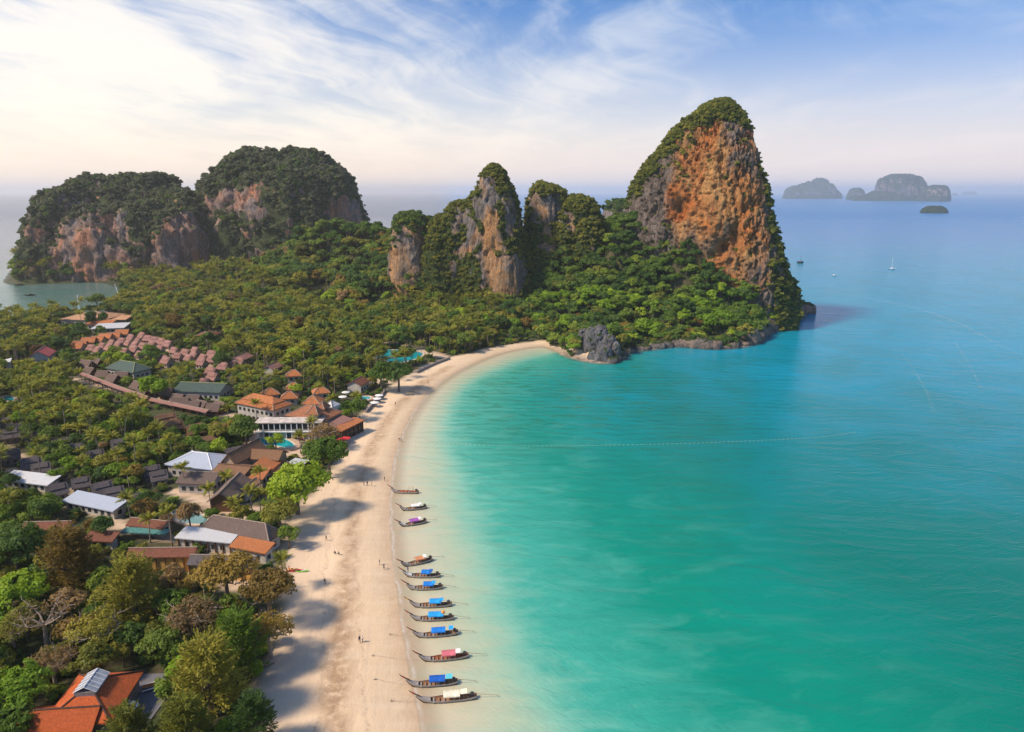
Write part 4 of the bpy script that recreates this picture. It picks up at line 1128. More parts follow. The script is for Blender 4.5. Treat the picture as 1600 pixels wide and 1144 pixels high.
for k in range(6):
    x = -lx + k * 2 * lx / 5
    for s in (-1, 1): fr.tube([(x, s * ly * 1.12, .53), (x, 0, 1.6)], [.05, .05], 4)
fr.build('frame', M_paint, sk)
g0 = G(150, 1110, 7.5); 
B('red_roofed_wing', 'lower rust red wing of the nearest house running down to the corner', 'house', None, 3.6, 6.0, 'gable', 'red', M_stone, cen=G(98, 1122, 5.5)[:2], dims=(13, 8), rot=rot + pi / 2)
t0 = G(226, 1080, 2.1)
te = MB(); te.add([(-5.5, -6.5, .0), (4.5, -6.5, .0), (5, 6, .0), (-5, 5.5, .0), (-5.5, -6.5, .12), (4.5, -6.5, .12), (5, 6, .12), (-5, 5.5, .12)], [(4, 5, 6, 7), (0, 1, 5, 4), (1, 2, 6, 5), (2, 3, 7, 6), (3, 0, 4, 7)])
tz = float(ground_z(np.array([t0[:2]]))[0])
o = te.build('gravel_terrace', M_gravel, loc=(t0[0], t0[1], tz + .02)); tag(o, 'dark grey gravel terrace beside the rust red roof', 'terrace', None, 'structure')
FOOT.append(([(t0[0] - 6, t0[1] - 7), (t0[0] + 5, t0[1] - 7), (t0[0] + 5, t0[1] + 6), (t0[0] - 6, t0[1] + 6)], (206, 1058, 240, 1104), t0[1], 1.0))
g = G(231, 1067, 2.9); e = empty('picnic_table', (g[0], g[1], tz + .14), .5); tag(e, 'orange topped picnic table on the grey gravel terrace', 'table')
for k in range(4): MB().box(-1.1, 1.1, -.5 + k * .26, -.27 + k * .26, .72, .78).build('plank', M_t['orange'], e)
for s in (-1, 1):
    MB().box(s * .8 - .06, s * .8 + .06, -.9, .9, .38, .44).build('cross_rail', M_wood, e)
    for t in (-1, 1): MB().tube([(s * .8, t * .55, 0), (s * .8, t * .3, .72)], [.05, .05], 4).build('leg', M_wood, e)
MB().box(-1.1, 1.1, -1.05, -.75, .44, .5).build('bench', M_paint, e); MB().box(-1.1, 1.1, .75, 1.05, .44, .5).build('bench', M_paint, e)
def parasol(px, py, r, mat, label, cat='parasol', group=None, h=2.6, first=[None], k=8):
    g = G(px, py, 2.0 + h); z0 = float(ground_z(np.array([g[:2]]))[0])
    e = empty('parasol', (g[0], g[1], z0)); tag(e, label, cat, group)
    mb = MB(); V = [(0, 0, h)] + [(r * cos(2 * pi * i / k), r * sin(2 * pi * i / k), h - r * .28) for i in range(k)]
    mb.slab([[0, 1 + i, 1 + (i + 1) % k] for i in range(k)], V, .05); mb.build('canopy', mat, e)
    MB().tube([(0, 0, -.1), (0, 0, h - .1)], [.04, .04], 5).build('pole', M_wood, e)
    MB().tube([(0, 0, 0), (0, 0, .12)], [.35, .3], 8).build('foot', M_stone, e)
    q = proj(g[0], g[1], z0 + h); rr = r * F / q[2]
    FOOT.append(([(g[0] - r, g[1] - r), (g[0] + r, g[1] - r), (g[0] + r, g[1] + r), (g[0] - r, g[1] + r)], (q[0] - rr, q[1] - rr, q[0] + rr, q[1] + rr), g[1], 1.0))
    return e
parasol(200, 1097, 1.7, M_whitec, 'white octagonal parasol at the corner of the rust red roof')
for px, py, lab in [(540, 609, 'white parasol farthest back beside the bistro'), (535, 616, 'white parasol in front of the farthest one beside the bistro'), (592, 612, 'white parasol nearest the sea wall by the little pool'), (589, 617, 'white parasol second from the sea wall by the little pool'), (585, 623, 'white parasol third from the sea wall by the little pool')]:
    parasol(px, py, 2.0, M_whitec, lab, group='white parasols by the sea wall')
parasol(533, 680, 1.9, M_redc, 'red parasol left of the pair at the beach terrace', group='red parasols on the sand edge')
parasol(540, 678, 1.9, M_redc, 'red parasol right of the pair at the beach terrace', group='red parasols on the sand edge')

# ------------------------------------------------------------------ pools
m, N = newmat('pool_water')
p = pos(N)
finish(N, N.mix(N.mr(N.noise(p, .25, 3), .35, .65), (.0, .25, .30), (.02, .42, .46)), .08, N.noise(p, 1.5, 3), .4, .05, .5); M_pool = m
m, N = newmat('grey_pool_water'); finish(N, (.10, .24, .26), .1, spec=.5); M_greypool = m
M_cop = plain('pool_coping', (.62, .52, .42), .85, .15)
M_deck = plain('pool_deck', (.52, .36, .26), .9, .25, .6)
def pool(poly_px, label, deck=2.6, keep=1.0, mat=None):
    P = [G(a, b, 2.4)[:2] for a, b in poly_px]
    P = [np.array(q) for q in smooth_line(P + [P[0]], 2)][:-1]
    c = sum(P) / len(P); zg = float(ground_z(np.array([c]))[0])
    e = empty('swimming_pool', (c[0], c[1], zg)); tag(e, label, 'swimming pool')
    Q = [q - c for q in P]
    if sum(Q[i][0] * Q[(i + 1) % len(Q)][1] - Q[(i + 1) % len(Q)][0] * Q[i][1] for i in range(len(Q))) < 0: Q = Q[::-1]
    n = len(Q)
    def off(d):
        out = []
        for i in range(n):
            t = Q[(i + 1) % n] - Q[i - 1]; nn = np.array([t[1], -t[0]]) / (np.linalg.norm(t) + 1e-9); out.append(Q[i] + nn * d)
        return out
    MB().add([(a, b, .42) for a, b in Q], [tuple(range(n))]).build('water', mat or M_pool, e)
    def ring(a, b, z0, z1):
        V = [(x, y, z1) for x, y in a] + [(x, y, z1) for x, y in b] + [(x, y, z0) for x, y in a] + [(x, y, z0) for x, y in b]
        F_ = []
        for i in range(n):
            j = (i + 1) % n
            F_ += [(i, n + i, n + j, j), (n + i, 3 * n + i, 3 * n + j, n + j), (2 * n + i, i, j, 2 * n + j)]
        return V, F_
    MB().add(*ring(Q, off(.6), .1, .58)).build('coping', M_cop, e)
    MB().add(*ring(off(.61), off(deck), -.5, .50)).build('deck', M_deck, e)
    a = np.array(poly_px); 
    FOOT.append(([tuple(q + c) for q in off(deck * .6)], (a[:, 0].min(), a[:, 1].min(), a[:, 0].max(), a[:, 1].max()), c[1], keep))
    return e
pool([(400, 682), (410, 677), (425, 679), (438, 681), (450, 686), (461, 693), (455, 698), (443, 697), (430, 694), (412, 693), (401, 690)], 'curved turquoise pool in front of the long white terrace building')
pool([(573, 552), (590, 546), (610, 545), (640, 546), (664, 550), (655, 558), (640, 562), (622, 567), (608, 566), (598, 558), (580, 558)], 'large blue lagoon pool among palms behind the curve of the beach', 1.3, keep=.5)
pool([(268, 797), (285, 792), (305, 798), (318, 804), (326, 811), (315, 817), (295, 816), (276, 812)], 'free form grey blue pool left of the large villa', 1.0, keep=.6, mat=M_greypool)
pool([(566, 617), (580, 617), (577, 622), (564, 621)], 'very small blue pool beside the sea wall parasols', 1.5)
pool([(6, 618), (22, 619), (20, 626), (6, 625)], 'small blue pool at the left edge among trees', 1.5)

# sea wall along the sand
def seawall(pts, label, h=1.5):
    P = [np.array(q) for q in smooth_line([G(a, b, 1.5)[:2] for a, b in pts], 1)]
    c = sum(P) / len(P); mb = MB()
    V = []; n = len(P)
    for i, q in enumerate(P):
        t = P[min(i + 1, n - 1)] - P[max(i - 1, 0)]; nn = np.array([-t[1], t[0]]) / np.linalg.norm(t)
        z = float(ground_z(np.array([q]))[0])
        for s, zz in ((-.35, z - .8), (-.35, z + h), (.35, z + h), (.35, z - .8)):
            V.append((q[0] + nn[0] * s, q[1] + nn[1] * s, zz))
    Fs = [(i * 4 + j, i * 4 + (j + 1) % 4, (i + 1) * 4 + (j + 1) % 4, (i + 1) * 4 + j) for i in range(n - 1) for j in range(4)]
    mb.add(V, Fs + [(0, 1, 2, 3), tuple((n - 1) * 4 + j for j in (3, 2, 1, 0))])
    o = mb.build('sea_wall', M_stone); tag(o, label, 'wall')
seawall([(536, 681), (548, 668), (562, 655)], 'dark stone sea wall under the orange beach terrace', 2.2)
seawall([(572, 643), (584, 630), (597, 617), (602, 609)], 'grey sea wall between the white parasols and the sand', 1.3)
seawall([(652, 581), (668, 573), (684, 566), (703, 559)], 'curving grey sea wall behind the bend of the beach', 1.3)
# ------------------------------------------------------------------ foliage materials
def leaf_mat(name, a, b, c, trans=.35, hueobj=True):
    m, N = newmat(name)
    p = pos(N)
    oi = N.n('ShaderNodeObjectInfo').outputs['Random']
    n1 = N.noise(p, .45, 3, .6); n2 = N.noise(p, 2.2, 3, .6)
    f = N.math('ADD', N.math('MULTIPLY', oi, .78), N.math('ADD', N.math('MULTIPLY', n1, .42), N.math('MULTIPLY', N.math('SUBTRACT', n2, .5), .5)))
    col = N.ramp(N.mr(f, .05, 1.0), [(0, a), (.55, b), (1, c)])
    d = N.n('ShaderNodeBsdfPrincipled', ins={'Base Color': col, 'Roughness': .62, 'Specular IOR Level': .22})
    t = N.n('ShaderNodeBsdfTranslucent', ins={0: N.mix(.5, col, (c[0] * 1.2, c[1] * 1.3, c[2] * .6))})
    mx = N.n('ShaderNodeMixShader', ins={0: trans, 1: d.outputs[0], 2: t.outputs[0]})
    N.n('ShaderNodeOutputMaterial', ins={0: mx.outputs[0]})
    return m
L_ = dict(
    dark=leaf_mat('dark_green_leaves', (0.035, 0.078, 0.020), (0.076, 0.146, 0.028), (0.175, 0.243, 0.037)),
    mid=leaf_mat('green_leaves', (0.057, 0.119, 0.018), (0.129, 0.217, 0.026), (0.257, 0.322, 0.038)),
    bright=leaf_mat('bright_green_leaves', (0.119, 0.221, 0.018), (0.211, 0.338, 0.022), (0.379, 0.468, 0.033)),
    olive=leaf_mat('olive_leaves', (0.105, 0.128, 0.023), (0.194, 0.210, 0.032), (0.356, 0.315, 0.048)),
    autumn=leaf_mat('rusty_leaves', (.15, .105, .028), (.25, .16, .038), (.36, .25, .05)),
    dry=leaf_mat('dry_pinkish_leaves', (0.189, 0.125, 0.064), (0.297, 0.194, 0.090), (0.405, 0.275, 0.117)),
    hazy=leaf_mat('hazed_cliff_leaves', (.078, .095, .055), (.125, .14, .075), (.19, .20, .105)),  # far massif shrubs: haze put into the leaf colour, paler and greyer
    ridge=leaf_mat('ridge_shrub_leaves', (0.065, 0.098, 0.020), (0.138, 0.165, 0.028), (0.292, 0.270, 0.045)),
    palm=leaf_mat('palm_fronds', (0.124, 0.155, 0.023), (0.236, 0.253, 0.035), (0.410, 0.368, 0.059), .4),
    palmdark=leaf_mat('dark_palm_fronds', (0.084, 0.120, 0.020), (0.156, 0.186, 0.029), (0.272, 0.276, 0.046), .4),
)
M_bark = plain('grey_bark', (.16, .125, .10), .95, .3, 2); M_barkp = plain('pale_bark', (.34, .27, .22), .95, .25, 2); M_ptrunk = plain('palm_trunk', (.27, .22, .175), .95, .3, 3)

def leaf_quads(cen, nor, size, asp, r, flat=False):
    """pointed leaf-clump faces at given centres, facing given normals"""
    n = len(cen)
    nor = nor / (np.linalg.norm(nor, axis=1)[:, None] + 1e-9)
    t = r.normal(size=(n, 3)); t -= (t * nor).sum(1)[:, None] * nor; t /= np.linalg.norm(t, axis=1)[:, None] + 1e-9
    b = np.cross(nor, t)
    s = (size * r.uniform(.6, 1.35, n))[:, None]
    V = np.stack([cen - t * s, cen - b * s * asp, cen + t * s, cen + b * s * asp], 1).reshape(-1, 3)
    return V, np.arange(n * 4).reshape(-1, 4)
def crown_np(seed, nclump, perclump, leaf, shape='round', rx=1.0, rz=.72, gap=.0):
    """unit crown (radius about 1, centre at origin) made of puffs of leaf faces"""
    r = np.random.default_rng(seed)
    C, Nn, S = [], [], []
    for k in range(nclump):
        a = r.uniform(0, 2 * pi); u = r.uniform(-.35, 1.0)
        rr = r.uniform(.45, .80)
        d = np.array([cos(a) * math.sqrt(max(0, 1 - u * u)), sin(a) * math.sqrt(max(0, 1 - u * u)), u])
        c = d * rr * np.array([rx, rx, rz]) * r.uniform(.85, 1.15)
        if shape == 'flat': c[2] = c[2] * .35 + .25
        cr = r.uniform(.26, .44) * (1.0 if shape != 'flat' else .85)
        m = int(perclump * (cr / .35) ** 2)
        q = r.normal(size=(m, 3)); q[:, 2] = np.abs(q[:, 2]) * 1.0 - .35; q /= np.linalg.norm(q, axis=1)[:, None]
        rad = cr * r.uniform(.55, 1.08, m) ** .6
        pts = c + q * rad[:, None] * np.array([1, 1, .78])
        nn = q * 1.0 + r.normal(size=(m, 3)) * .42 + np.array([0, 0, .25])
        C.append(pts); Nn.append(nn)
    C = np.concatenate(C); Nn = np.concatenate(Nn)
    if gap:
        keep = fbm(C + seed, (.3, .3, .3), 3) > gap - .5
        C, Nn = C[keep], Nn[keep]
    return leaf_quads(C, Nn, leaf, .62, r)
def feather_np(seed, nspray, leaf, rx=1.0, rz=1.25):
    """casuarina crown: upswept plumes of fine needles"""
    r = np.random.default_rng(seed)
    C, Nn, T_ = [], [], []
    for k in range(nspray):
        a = r.uniform(0, 2 * pi); u = r.uniform(-.75, 1.0)
        base = np.array([cos(a), sin(a), 0]) * (1 - max(u, 0) ** 1.5) * rx * r.uniform(.15, .62) + np.array([0, 0, u * rz * .75])
        out = np.array([cos(a) * .85, sin(a) * .85, r.uniform(.05, .75)]) + r.normal(size=3) * .22
        out /= np.linalg.norm(out)
        Ls = r.uniform(.30, .58)
        m = 46
        s = r.uniform(0, 1, m)
        pts = base + out * (s * Ls)[:, None] + np.array([0, 0, 1]) * (.10 * s ** 2)[:, None]
        wid = .12 * np.sin(np.clip(s * 1.05 + .12, 0, 1) * pi) ** .7
        pts = pts + r.normal(size=(m, 3)) * wid[:, None] * .75
        C.append(pts); nn = r.normal(size=(m, 3)) * .55 + np.array([0, 0, .8]) + out * .2; Nn.append(nn); T_.append(np.repeat(out[None], m, 0))
    C = np.concatenate(C); Nn = np.concatenate(Nn); T_ = np.concatenate(T_)
    n = len(C)
    t = T_ + r.normal(size=(n, 3)) * .35; t /= np.linalg.norm(t, axis=1)[:, None]
    b = np.cross(Nn, t); b /= np.linalg.norm(b, axis=1)[:, None] + 1e-9
    s = (leaf * r.uniform(.7, 1.4, n))[:, None]
    V = np.stack([C - t * s, C - b * s * .3, C + t * s, C + b * s * .3], 1).reshape(-1, 3)
    return V, np.arange(n * 4).reshape(-1, 4)
def trunk_mb(seed, h, rad, crown_r, crown_z, limbs=6, spread=.7, twigs=0):
    r = random.Random(seed); mb = MB()
    bend = [r.uniform(-.3, .3) for _ in range(2)]
    top = np.array([bend[0], bend[1], h * .62])
    mb.tube([(0, 0, -.6), (bend[0] * .4, bend[1] * .4, h * .3), top], [rad * 1.25, rad, rad * .8], 7)
    for k in range(limbs):
        a = 2 * pi * (k + r.random() * .6) / limbs
        e1 = top + np.array([cos(a) * crown_r * spread * .45, sin(a) * crown_r * spread * .45, (h - top[2]) * .35])
        e2 = top + np.array([cos(a + .2) * crown_r * spread, sin(a + .2) * crown_r * spread, (h - top[2]) * r.uniform(.5, .95)])
        mb.tube([top - (0, 0, .3), e1, e2], [rad * .55, rad * .38, rad * .14], 5)
        for j in range(twigs):
            d = np.array([r.gauss(0, 1), r.gauss(0, 1), abs(r.gauss(0, .8))]); d /= np.linalg.norm(d)
            s = e1 + (e2 - e1) * r.uniform(.1, 1)
            m_ = s + d * crown_r * r.uniform(.18, .32)
            mb.tube([s, m_, m_ + (d + np.array([r.gauss(0, .5), r.gauss(0, .5), r.gauss(.2, .3)])) * crown_r * .18], [rad * .2, rad * .12, rad * .05], 4, False)
    return mb
def frond_np(L, seed, nl=11, droop=1.0, wid=.85):
    r = np.random.default_rng(seed)
    s = np.linspace(0, 1, nl + 1)
    elev = .85 - 1.75 * droop * s ** 1.4
    d = np.stack([np.cos(elev), np.zeros_like(s), np.sin(elev)], 1) * L / nl
    P = np.concatenate([[(0, 0, 0)], np.cumsum(d, 0)[:-1]])
    V, Q = [], []
    for i in range(nl):
        a, b = P[i], P[i + 1]; w = .05 * (1 - s[i]) + .015
        V += [a + (0, w, 0), a - (0, w, 0), b - (0, w * .8, 0), b + (0, w * .8, 0)]; Q.append([len(V) - 4 + j for j in range(4)])
        if s[i] < .10: continue
        ll = wid * math.sin(min(1, s[i] * 1.05 + .10) * pi) ** .6 * r.uniform(.85, 1.1)
        for sd_ in (-1, 1):
            for o_ in (0, .5):
                base = a + (b - a) * o_
                fw = (b - a) / np.linalg.norm(b - a)
                tip = base + fw * ll * .55 + np.array([0, sd_ * ll * .80, -ll * r.uniform(.25, .65)])
                mid = (base + tip) / 2 + np.array([0, 0, .05])
                side = fw * .105
                V += [base - side, mid - side, tip, mid + side]; Q.append([len(V) - 4 + j for j in range(4)])
    return np.array(V), np.array(Q)
def palm_crown_np(seed, n=21, L=4.3):
    r = np.random.default_rng(seed); V, Q = [], []; c = 0; poses = []
    for k in range(n):
        fv, fq = frond_np(L * r.uniform(.85, 1.08), seed * 31 + k, droop=r.uniform(.55, 1.25))
        tilt = r.uniform(-.75, .85) if k > 4 else r.uniform(-1.3, -.7)     # rotation about y: negative lifts
        az = 2 * pi * k / n * 2.618 + r.uniform(-.3, .3)
        roll = r.uniform(-.3, .3)
        M = np.array(Euler((roll, tilt * .6, az), 'XYZ').to_matrix())
        V.append(fv @ M.T); Q.append(fq + c); c += len(fv); poses.append((roll, tilt * .6, az))
    return np.concatenate(V), np.concatenate(Q), poses
def palm_trunk_mb(seed, h):
    r = random.Random(seed); a = r.uniform(0, 2 * pi); k = r.uniform(.2, 1.3)
    pts = [(cos(a) * k * t * t - cos(a) * k, sin(a) * k * t * t - sin(a) * k, h * t - .4 * (t == 0)) for t in (0, .15, .4, .7, 1)]
    return MB().tube(pts, [.30, .20, .16, .14, .13], 6)

# prototypes (unlinked until used): each is a dict of meshes sized in metres for scale 1
def crown_mesh(name, V, Q, R_, zc, mat):
    V = V * R_ + np.array([0, 0, zc]); me = mesh_np(name, V, Q); me.materials.append(mat); return me
def recol(me, mat, name=None):
    m2 = me.copy(); m2.materials[0] = mat; return m2
PAL = {}
_far = [crown_np(500 + i, 15, 62, .125, rz=rz) for i, rz in enumerate([.75, .62, .95, .7])]
_mid = [crown_np(520 + i, 24, 130, .082, rz=rz, gap=g) for i, (rz, g) in enumerate([(.72, .3), (.62, .42), (.9, .35)])]
_near = [crown_np(540 + i, 34, 250, .060, rz=rz, gap=g) for i, (rz, g) in enumerate([(.70, .36), (.62, .45)])]
_open = [crown_np(560 + i, 44, 110, .046, rz=.6, gap=g) for i, g in enumerate([.50, .47])]
_flat = [crown_np(570, 40, 170, .052, 'flat', gap=.42)]
_feath = [feather_np(580 + i, n, .060) for i, n in enumerate([170, 190])]
_bare = [crown_np(590, 34, 60, .036, rz=.65, gap=.62)]
HT = 9.0; CR = 4.2
def variants(base, names, zc=HT - 2.6, R_=CR, tag_='crown'):
    return {k: [crown_mesh(tag_, V, Q, R_, zc, L_[k]) for V, Q in base] for k in names}
FAR = variants(_far, ('dark', 'mid', 'bright', 'olive', 'autumn', 'dry'))
MID = variants(_mid, ('dark', 'mid', 'bright', 'olive', 'autumn', 'dry'))
tr_far = [trunk_mb(600 + i, HT - 2, .25, CR, 0, 4).mesh('trunk') for i in range(2)]
tr_mid = [trunk_mb(610 + i, HT - 1.2, .28, CR, 0, 6).mesh('trunk') for i in range(3)]
for t_ in tr_far + tr_mid: t_.materials.append(M_bark)
PALMS = []
for i, h in enumerate((8.2, 9.4, 7.0, 10.2, 8.8)):
    V, Q, poses = palm_crown_np(700 + i)
    cm = crown_mesh('crown', V, Q, 1.0, h, L_['palm']); tm = palm_trunk_mb(720 + i, h).mesh('trunk', True); tm.materials.append(M_ptrunk)
    PALMS.append((cm, recol(cm, L_['palmdark']), tm, h, poses))

# ------------------------------------------------------------------ where plants stand
FOOTP = [(np.array(f), b, y, k) for f, b, y, k in FOOT]
def blocked(P, hcrown, rcrown):
    """True where a plant would stand in a building or hide one the photograph shows"""
    n = len(P); bad = np.zeros(n, bool)
    z = 2.0 + hcrown
    dz = z - CAMZ; dep = P[:, 1] * CP - dz * SP
    cx = 800 + F * P[:, 0] / dep; cyy = 572 - F * (P[:, 1] * SP + dz * CP) / dep; rp = rcrown * F / dep * .85
    for poly, (x0, y0, x1, y1), yb, keep in FOOTP:
        near = (np.abs(P[:, 0] - poly[:, 0].mean()) < 60) & (np.abs(P[:, 1] - poly[:, 1].mean()) < 60)
        if near.any():
            idx = np.where(near)[0]
            ins = inpoly(P[idx], poly) | (dline(P[idx], list(poly), True) < .6 + .10 * rcrown[idx])
            bad[idx] |= ins
        hid = (cx + rp > x0) & (cx - rp < x1) & (cyy + rp * .8 > y0) & (cyy - rp * .8 < y1) & (P[:, 1] < yb + 2)
        bad |= hid & (rng.random(n) < keep)
    return bad
cand = []
for (y0, y1, sp) in [(70, 230, 4.7), (230, 380, 4.5), (380, 560, 4.7), (560, 960, 6.6)]:
    yy = np.arange(y0, y1, sp); xx_ = np.arange(-560, 240, sp)
    a, b = np.meshgrid(xx_, yy); q = np.c_[a.ravel(), b.ravel()] + rng.uniform(-.42, .42, (a.size, 2)) * sp
    cand.append(q)
cand = np.concatenate(cand)
u = cand[:, 0] / cand[:, 1]
cand = cand[(u > -.95) & (u < .5)]
cs = shore_d(cand); m_ = cs > 2.5
cand, cs = cand[m_], cs[m_]
cz = ground_z(cand, cs); chh = hills(cand)
inb = inpoly(cand, beachpoly); dv_ = dline(cand, vegline)
inr = rng.random(len(cand))
m_ = ~(inb | ((dv_ < 1.5))) & ~((cs < 12) & (cand[:, 0] < 20) & (cand[:, 1] < 470))
dpath = np.full(len(cand), 99.)
for pl, w in paths_px:
    dpath = np.minimum(dpath, dline(cand, [G(a, b)[:2] for a, b in pl]) - w)
m_ &= (dpath > .8)
cand, cs, cz, chh, inr, dv_ = (v[m_] for v in (cand, cs, cz, chh, inr, dv_))
cpx, cpy, cdep = proj(cand[:, 0], cand[:, 1], cz + 6)
# hero trees, each from its place in the photograph: px, py of the crown's centre, radius px, kind, palette, label
H = [
 (462, 758, 46, 'near', 'bright', 'large round bright green tree at the sand edge in front of the orange bars'),
 (512, 708, 36, 'near', 'mid', 'broad loose green tree leaning over the sand below the red parasols'),
 (506, 676, 24, 'open', 'dry', 'brownish thin crowned tree behind the broad loose one at the beach'),
 (436, 802, 30, 'near', 'olive', 'olive tree between the large villa and the bright round tree'),
 (450, 833, 18, 'mid', 'mid', 'small dense round tree alone on the sand beside the large villa'),
 (352, 900, 50, 'flat', 'autumn', 'wide rusty orange tree in front of the grey roofed gallery'),
 (418, 925, 46, 'flat', 'autumn', 'rusty spreading tree hanging over the pale sand'),
 (420, 985, 40, 'open', 'autumn', 'brown loose tree low over the sand below the spreading rusty one'),
 (205, 925, 52, 'feath', 'olive', 'tall feathery olive tree in front of the yellow gallery'),
 (108, 882, 52, 'feath', 'autumn', 'feathery rust tinted tree left of the tall olive feathery one'),
 (22, 855, 42, 'near', 'dark', 'dark green tree at the left edge below the white roofed hall'),
 (30, 925, 44, 'near', 'bright', 'bright green rounded tree at the left edge beside the feathery rust tree'),
 (66, 968, 46, 'bare', 'dry', 'pale nearly bare tree with twisting branches near the left edge'),
 (150, 985, 44, 'open', 'olive', 'thin yellowish tree with pale limbs above the rust red roof'),
 (18, 985, 34, 'open', 'olive', 'thin olive tree at the left edge under the bright rounded one'),
 (300, 965, 44, 'open', 'dry', 'thin brownish tree between the olive feathery tree and the sand'),
 (268, 940, 30, 'mid', 'mid', 'small green tree just right of the tall olive feathery one'),
 (255, 1002, 32, 'near', 'dark', 'dark glossy tree right of the thin yellowish tree'),
 (372, 1008, 50, 'feath', 'mid', 'green feathery tree beside the sand, upper of the three at the bottom'),
 (325, 1062, 62, 'feath', 'olive', 'big golden olive feathery tree right of the gravel terrace'),
 (200, 1142, 40, 'feath', 'olive', 'feathery olive tree cutting across the bottom of the rust red roof'),
 (290, 1138, 48, 'feath', 'olive', 'feathery olive tree at the bottom edge in front of the gravel terrace'),
 (395, 1125, 40, 'feath', 'dark', 'dark feathery tree reaching over the sand at the bottom edge'),
 (30, 1075, 46, 'near', 'bright', 'bright green tree left of the rust red roof'),
 (80, 1035, 36, 'open', 'dry', 'thin dry tree just above the left corner of the rust red roof'),
 (20, 1130, 36, 'near', 'mid', 'green tree at the bottom left corner'),
 (240, 604, 22, 'mid', 'bright', 'vivid yellow green tree beside the first green roof'),
 (234, 552, 17, 'mid', 'mid', 'tall plain green tree in front of the pink cottage field'),
 (190, 558, 13, 'mid', 'bright', 'small bright tree at the front of the pink cottage field'),
 (430, 688, 13, 'mid', 'bright', 'clipped yellow green tree on the island of the curved pool'),
 (340, 697, 17, 'mid', 'bright', 'clipped bright green tree right of the pair behind the blue roof'),
 (302, 692, 17, 'mid', 'mid', 'clipped green tree left of the pair behind the blue roof'),
 (89, 741, 13, 'mid', 'bright', 'small glowing yellow tree at the end of the white roofed hall'),
 (383, 671, 24, 'mid', 'dark', 'dark olive tree left of the curved pool'),
 (182, 735, 20, 'mid', 'bright', 'rounded bright tree in front of the middle grey cottages'),
 (146, 728, 14, 'mid', 'bright', 'small bright tree left of the rounded one by the grey cottages'),
 (595, 584, 24, 'mid', 'mid', 'dense green tree at the beach left of its darker neighbour'),
 (622, 582, 26, 'mid', 'dark', 'dense dark green tree bulging onto the sand before the curve'),
 (550, 636, 16, 'mid', 'mid', 'round tree at the sand edge above the orange beach terrace'),
 (345, 562, 15, 'mid', 'dark', 'tall dark tree right of the pink cottage field'),
 (270, 502, 19, 'mid', 'autumn', 'orange tinted big tree behind the pink cottage field'),
 (150, 497, 16, 'mid', 'dark', 'dark tree in front of the tented restaurant'),
 (125, 520, 15, 'mid', 'dark', 'rounded dark tree left of the orange brown cottages'),
 (95, 535, 15, 'mid', 'dark', 'dark tree between the rose roof and the orange brown cottages'),
 (150, 468, 12, 'mid', 'dark', 'dark tree standing on the point of the west bay'),
 (515, 465, 16, 'mid', 'bright', 'bright green tree in the palm forest under the wooded hill'),
 (582, 462, 17, 'mid', 'autumn', 'yellow brown tree at the right end of the palm forest'),
 (498, 448, 15, 'mid', 'autumn', 'brown tinted tree at the foot of the wooded hill'),
 (470, 505, 15, 'mid', 'autumn', 'rusty tree in the middle of the palm forest'),
 (822, 508, 14, 'mid', 'autumn', 'ochre tree under the middle pinnacle'),
 (790, 520, 18, 'mid', 'olive', 'spreading olive tree behind the far end of the beach'),
 (885, 512, 17, 'mid', 'bright', 'bright tree left of the grey crag'),
 (1010, 520, 22, 'mid', 'bright', 'very bright green tree at the waterline right of the grey crag'),
 (1118, 508, 24, 'mid', 'bright', 'very bright green tree at the waterline below the orange tower'),
]
hero_xy = []
HERO = []
for (px, py, rp, kind, pal, lab) in H:
    g = G(px, py, 8.0)
    if py > 560:
        for _ in range(2):
            r0 = rp * proj(*g)[2] / F; g = G(px, py, 2.0 + min(max(.92 * r0 + .8, 2.6), 8.5))
    if py < 530 and px > 780:
        g = PY(px, py, 452 if px > 990 else 462 if px > 850 else 480)
    if py < 470 and px < 620: g = G(px, py, 12.0)
    dep = proj(*g)[2]; r_m = rp * dep / F
    gz_ = float(ground_z(np.array([g[:2]]))[0])
    HERO.append((g, r_m, kind, pal, lab, gz_)); hero_xy.append((g[0], g[1], r_m))
hx = np.array(hero_xy)
for x, y, r_ in hx:
    d2 = np.hypot(cand[:, 0] - x, cand[:, 1] - y) < r_ * .85
    inr[d2] = 2.0
# keep hero crowns in view: nothing tall right in front of them
ok = inr < 1.5
# the villages' own kind of planting
vill = (cpx < 620) & (cpy > 500) & (chh < 4)
palmf = (cpx < 780) & (cpx > 190) & (cpy > 395) & (cpy < 575) & (chh < 10)
fore = (cand[:, 1] < 195)
pn = fbm(np.c_[cand, 0 * cs], (45, 45, 45), 3, .5, 2.5)
ppalm = np.where(fore, .03, np.where(palmf, .72, np.where(vill, .52 + pn * .6, .0)))
ppalm = np.where((chh > 12), 0, ppalm)
ppalm = np.where((cpx < 200) & (cpy < 560), .40, ppalm)
ispalm = rng.random(len(cand)) < ppalm
dens = np.where(vill & (cpy > 560), .93, .96)
dens = np.where((cpx > 100) & (cpx < 400) & (cpy > 505) & (cpy < 590), .62, dens)
dens = np.where(cand[:, 1] > 560, .97, dens)
ok &= rng.random(len(cand)) < dens
scl = np.where(ispalm, rng.uniform(.72, 1.18, len(cand)), rng.uniform(.55, 1.12, len(cand)))
scl = np.where(vill & ~ispalm, scl * .84, scl)
scl = np.where(cand[:, 1] > 560, scl * 1.15, scl)
scl = np.where(palmf & ~ispalm, rng.uniform(.8, 1.5, len(cand)), scl)
scl = np.where(palmf & ispalm, scl * rng.uniform(.8, 1.2, len(cand)), scl)
scl = np.where(chh > 6, .80 + (scl - .55) * .95, scl)
scl = np.where((chh > 6) & (cand[:, 1] > 560), scl * 1.15, scl)
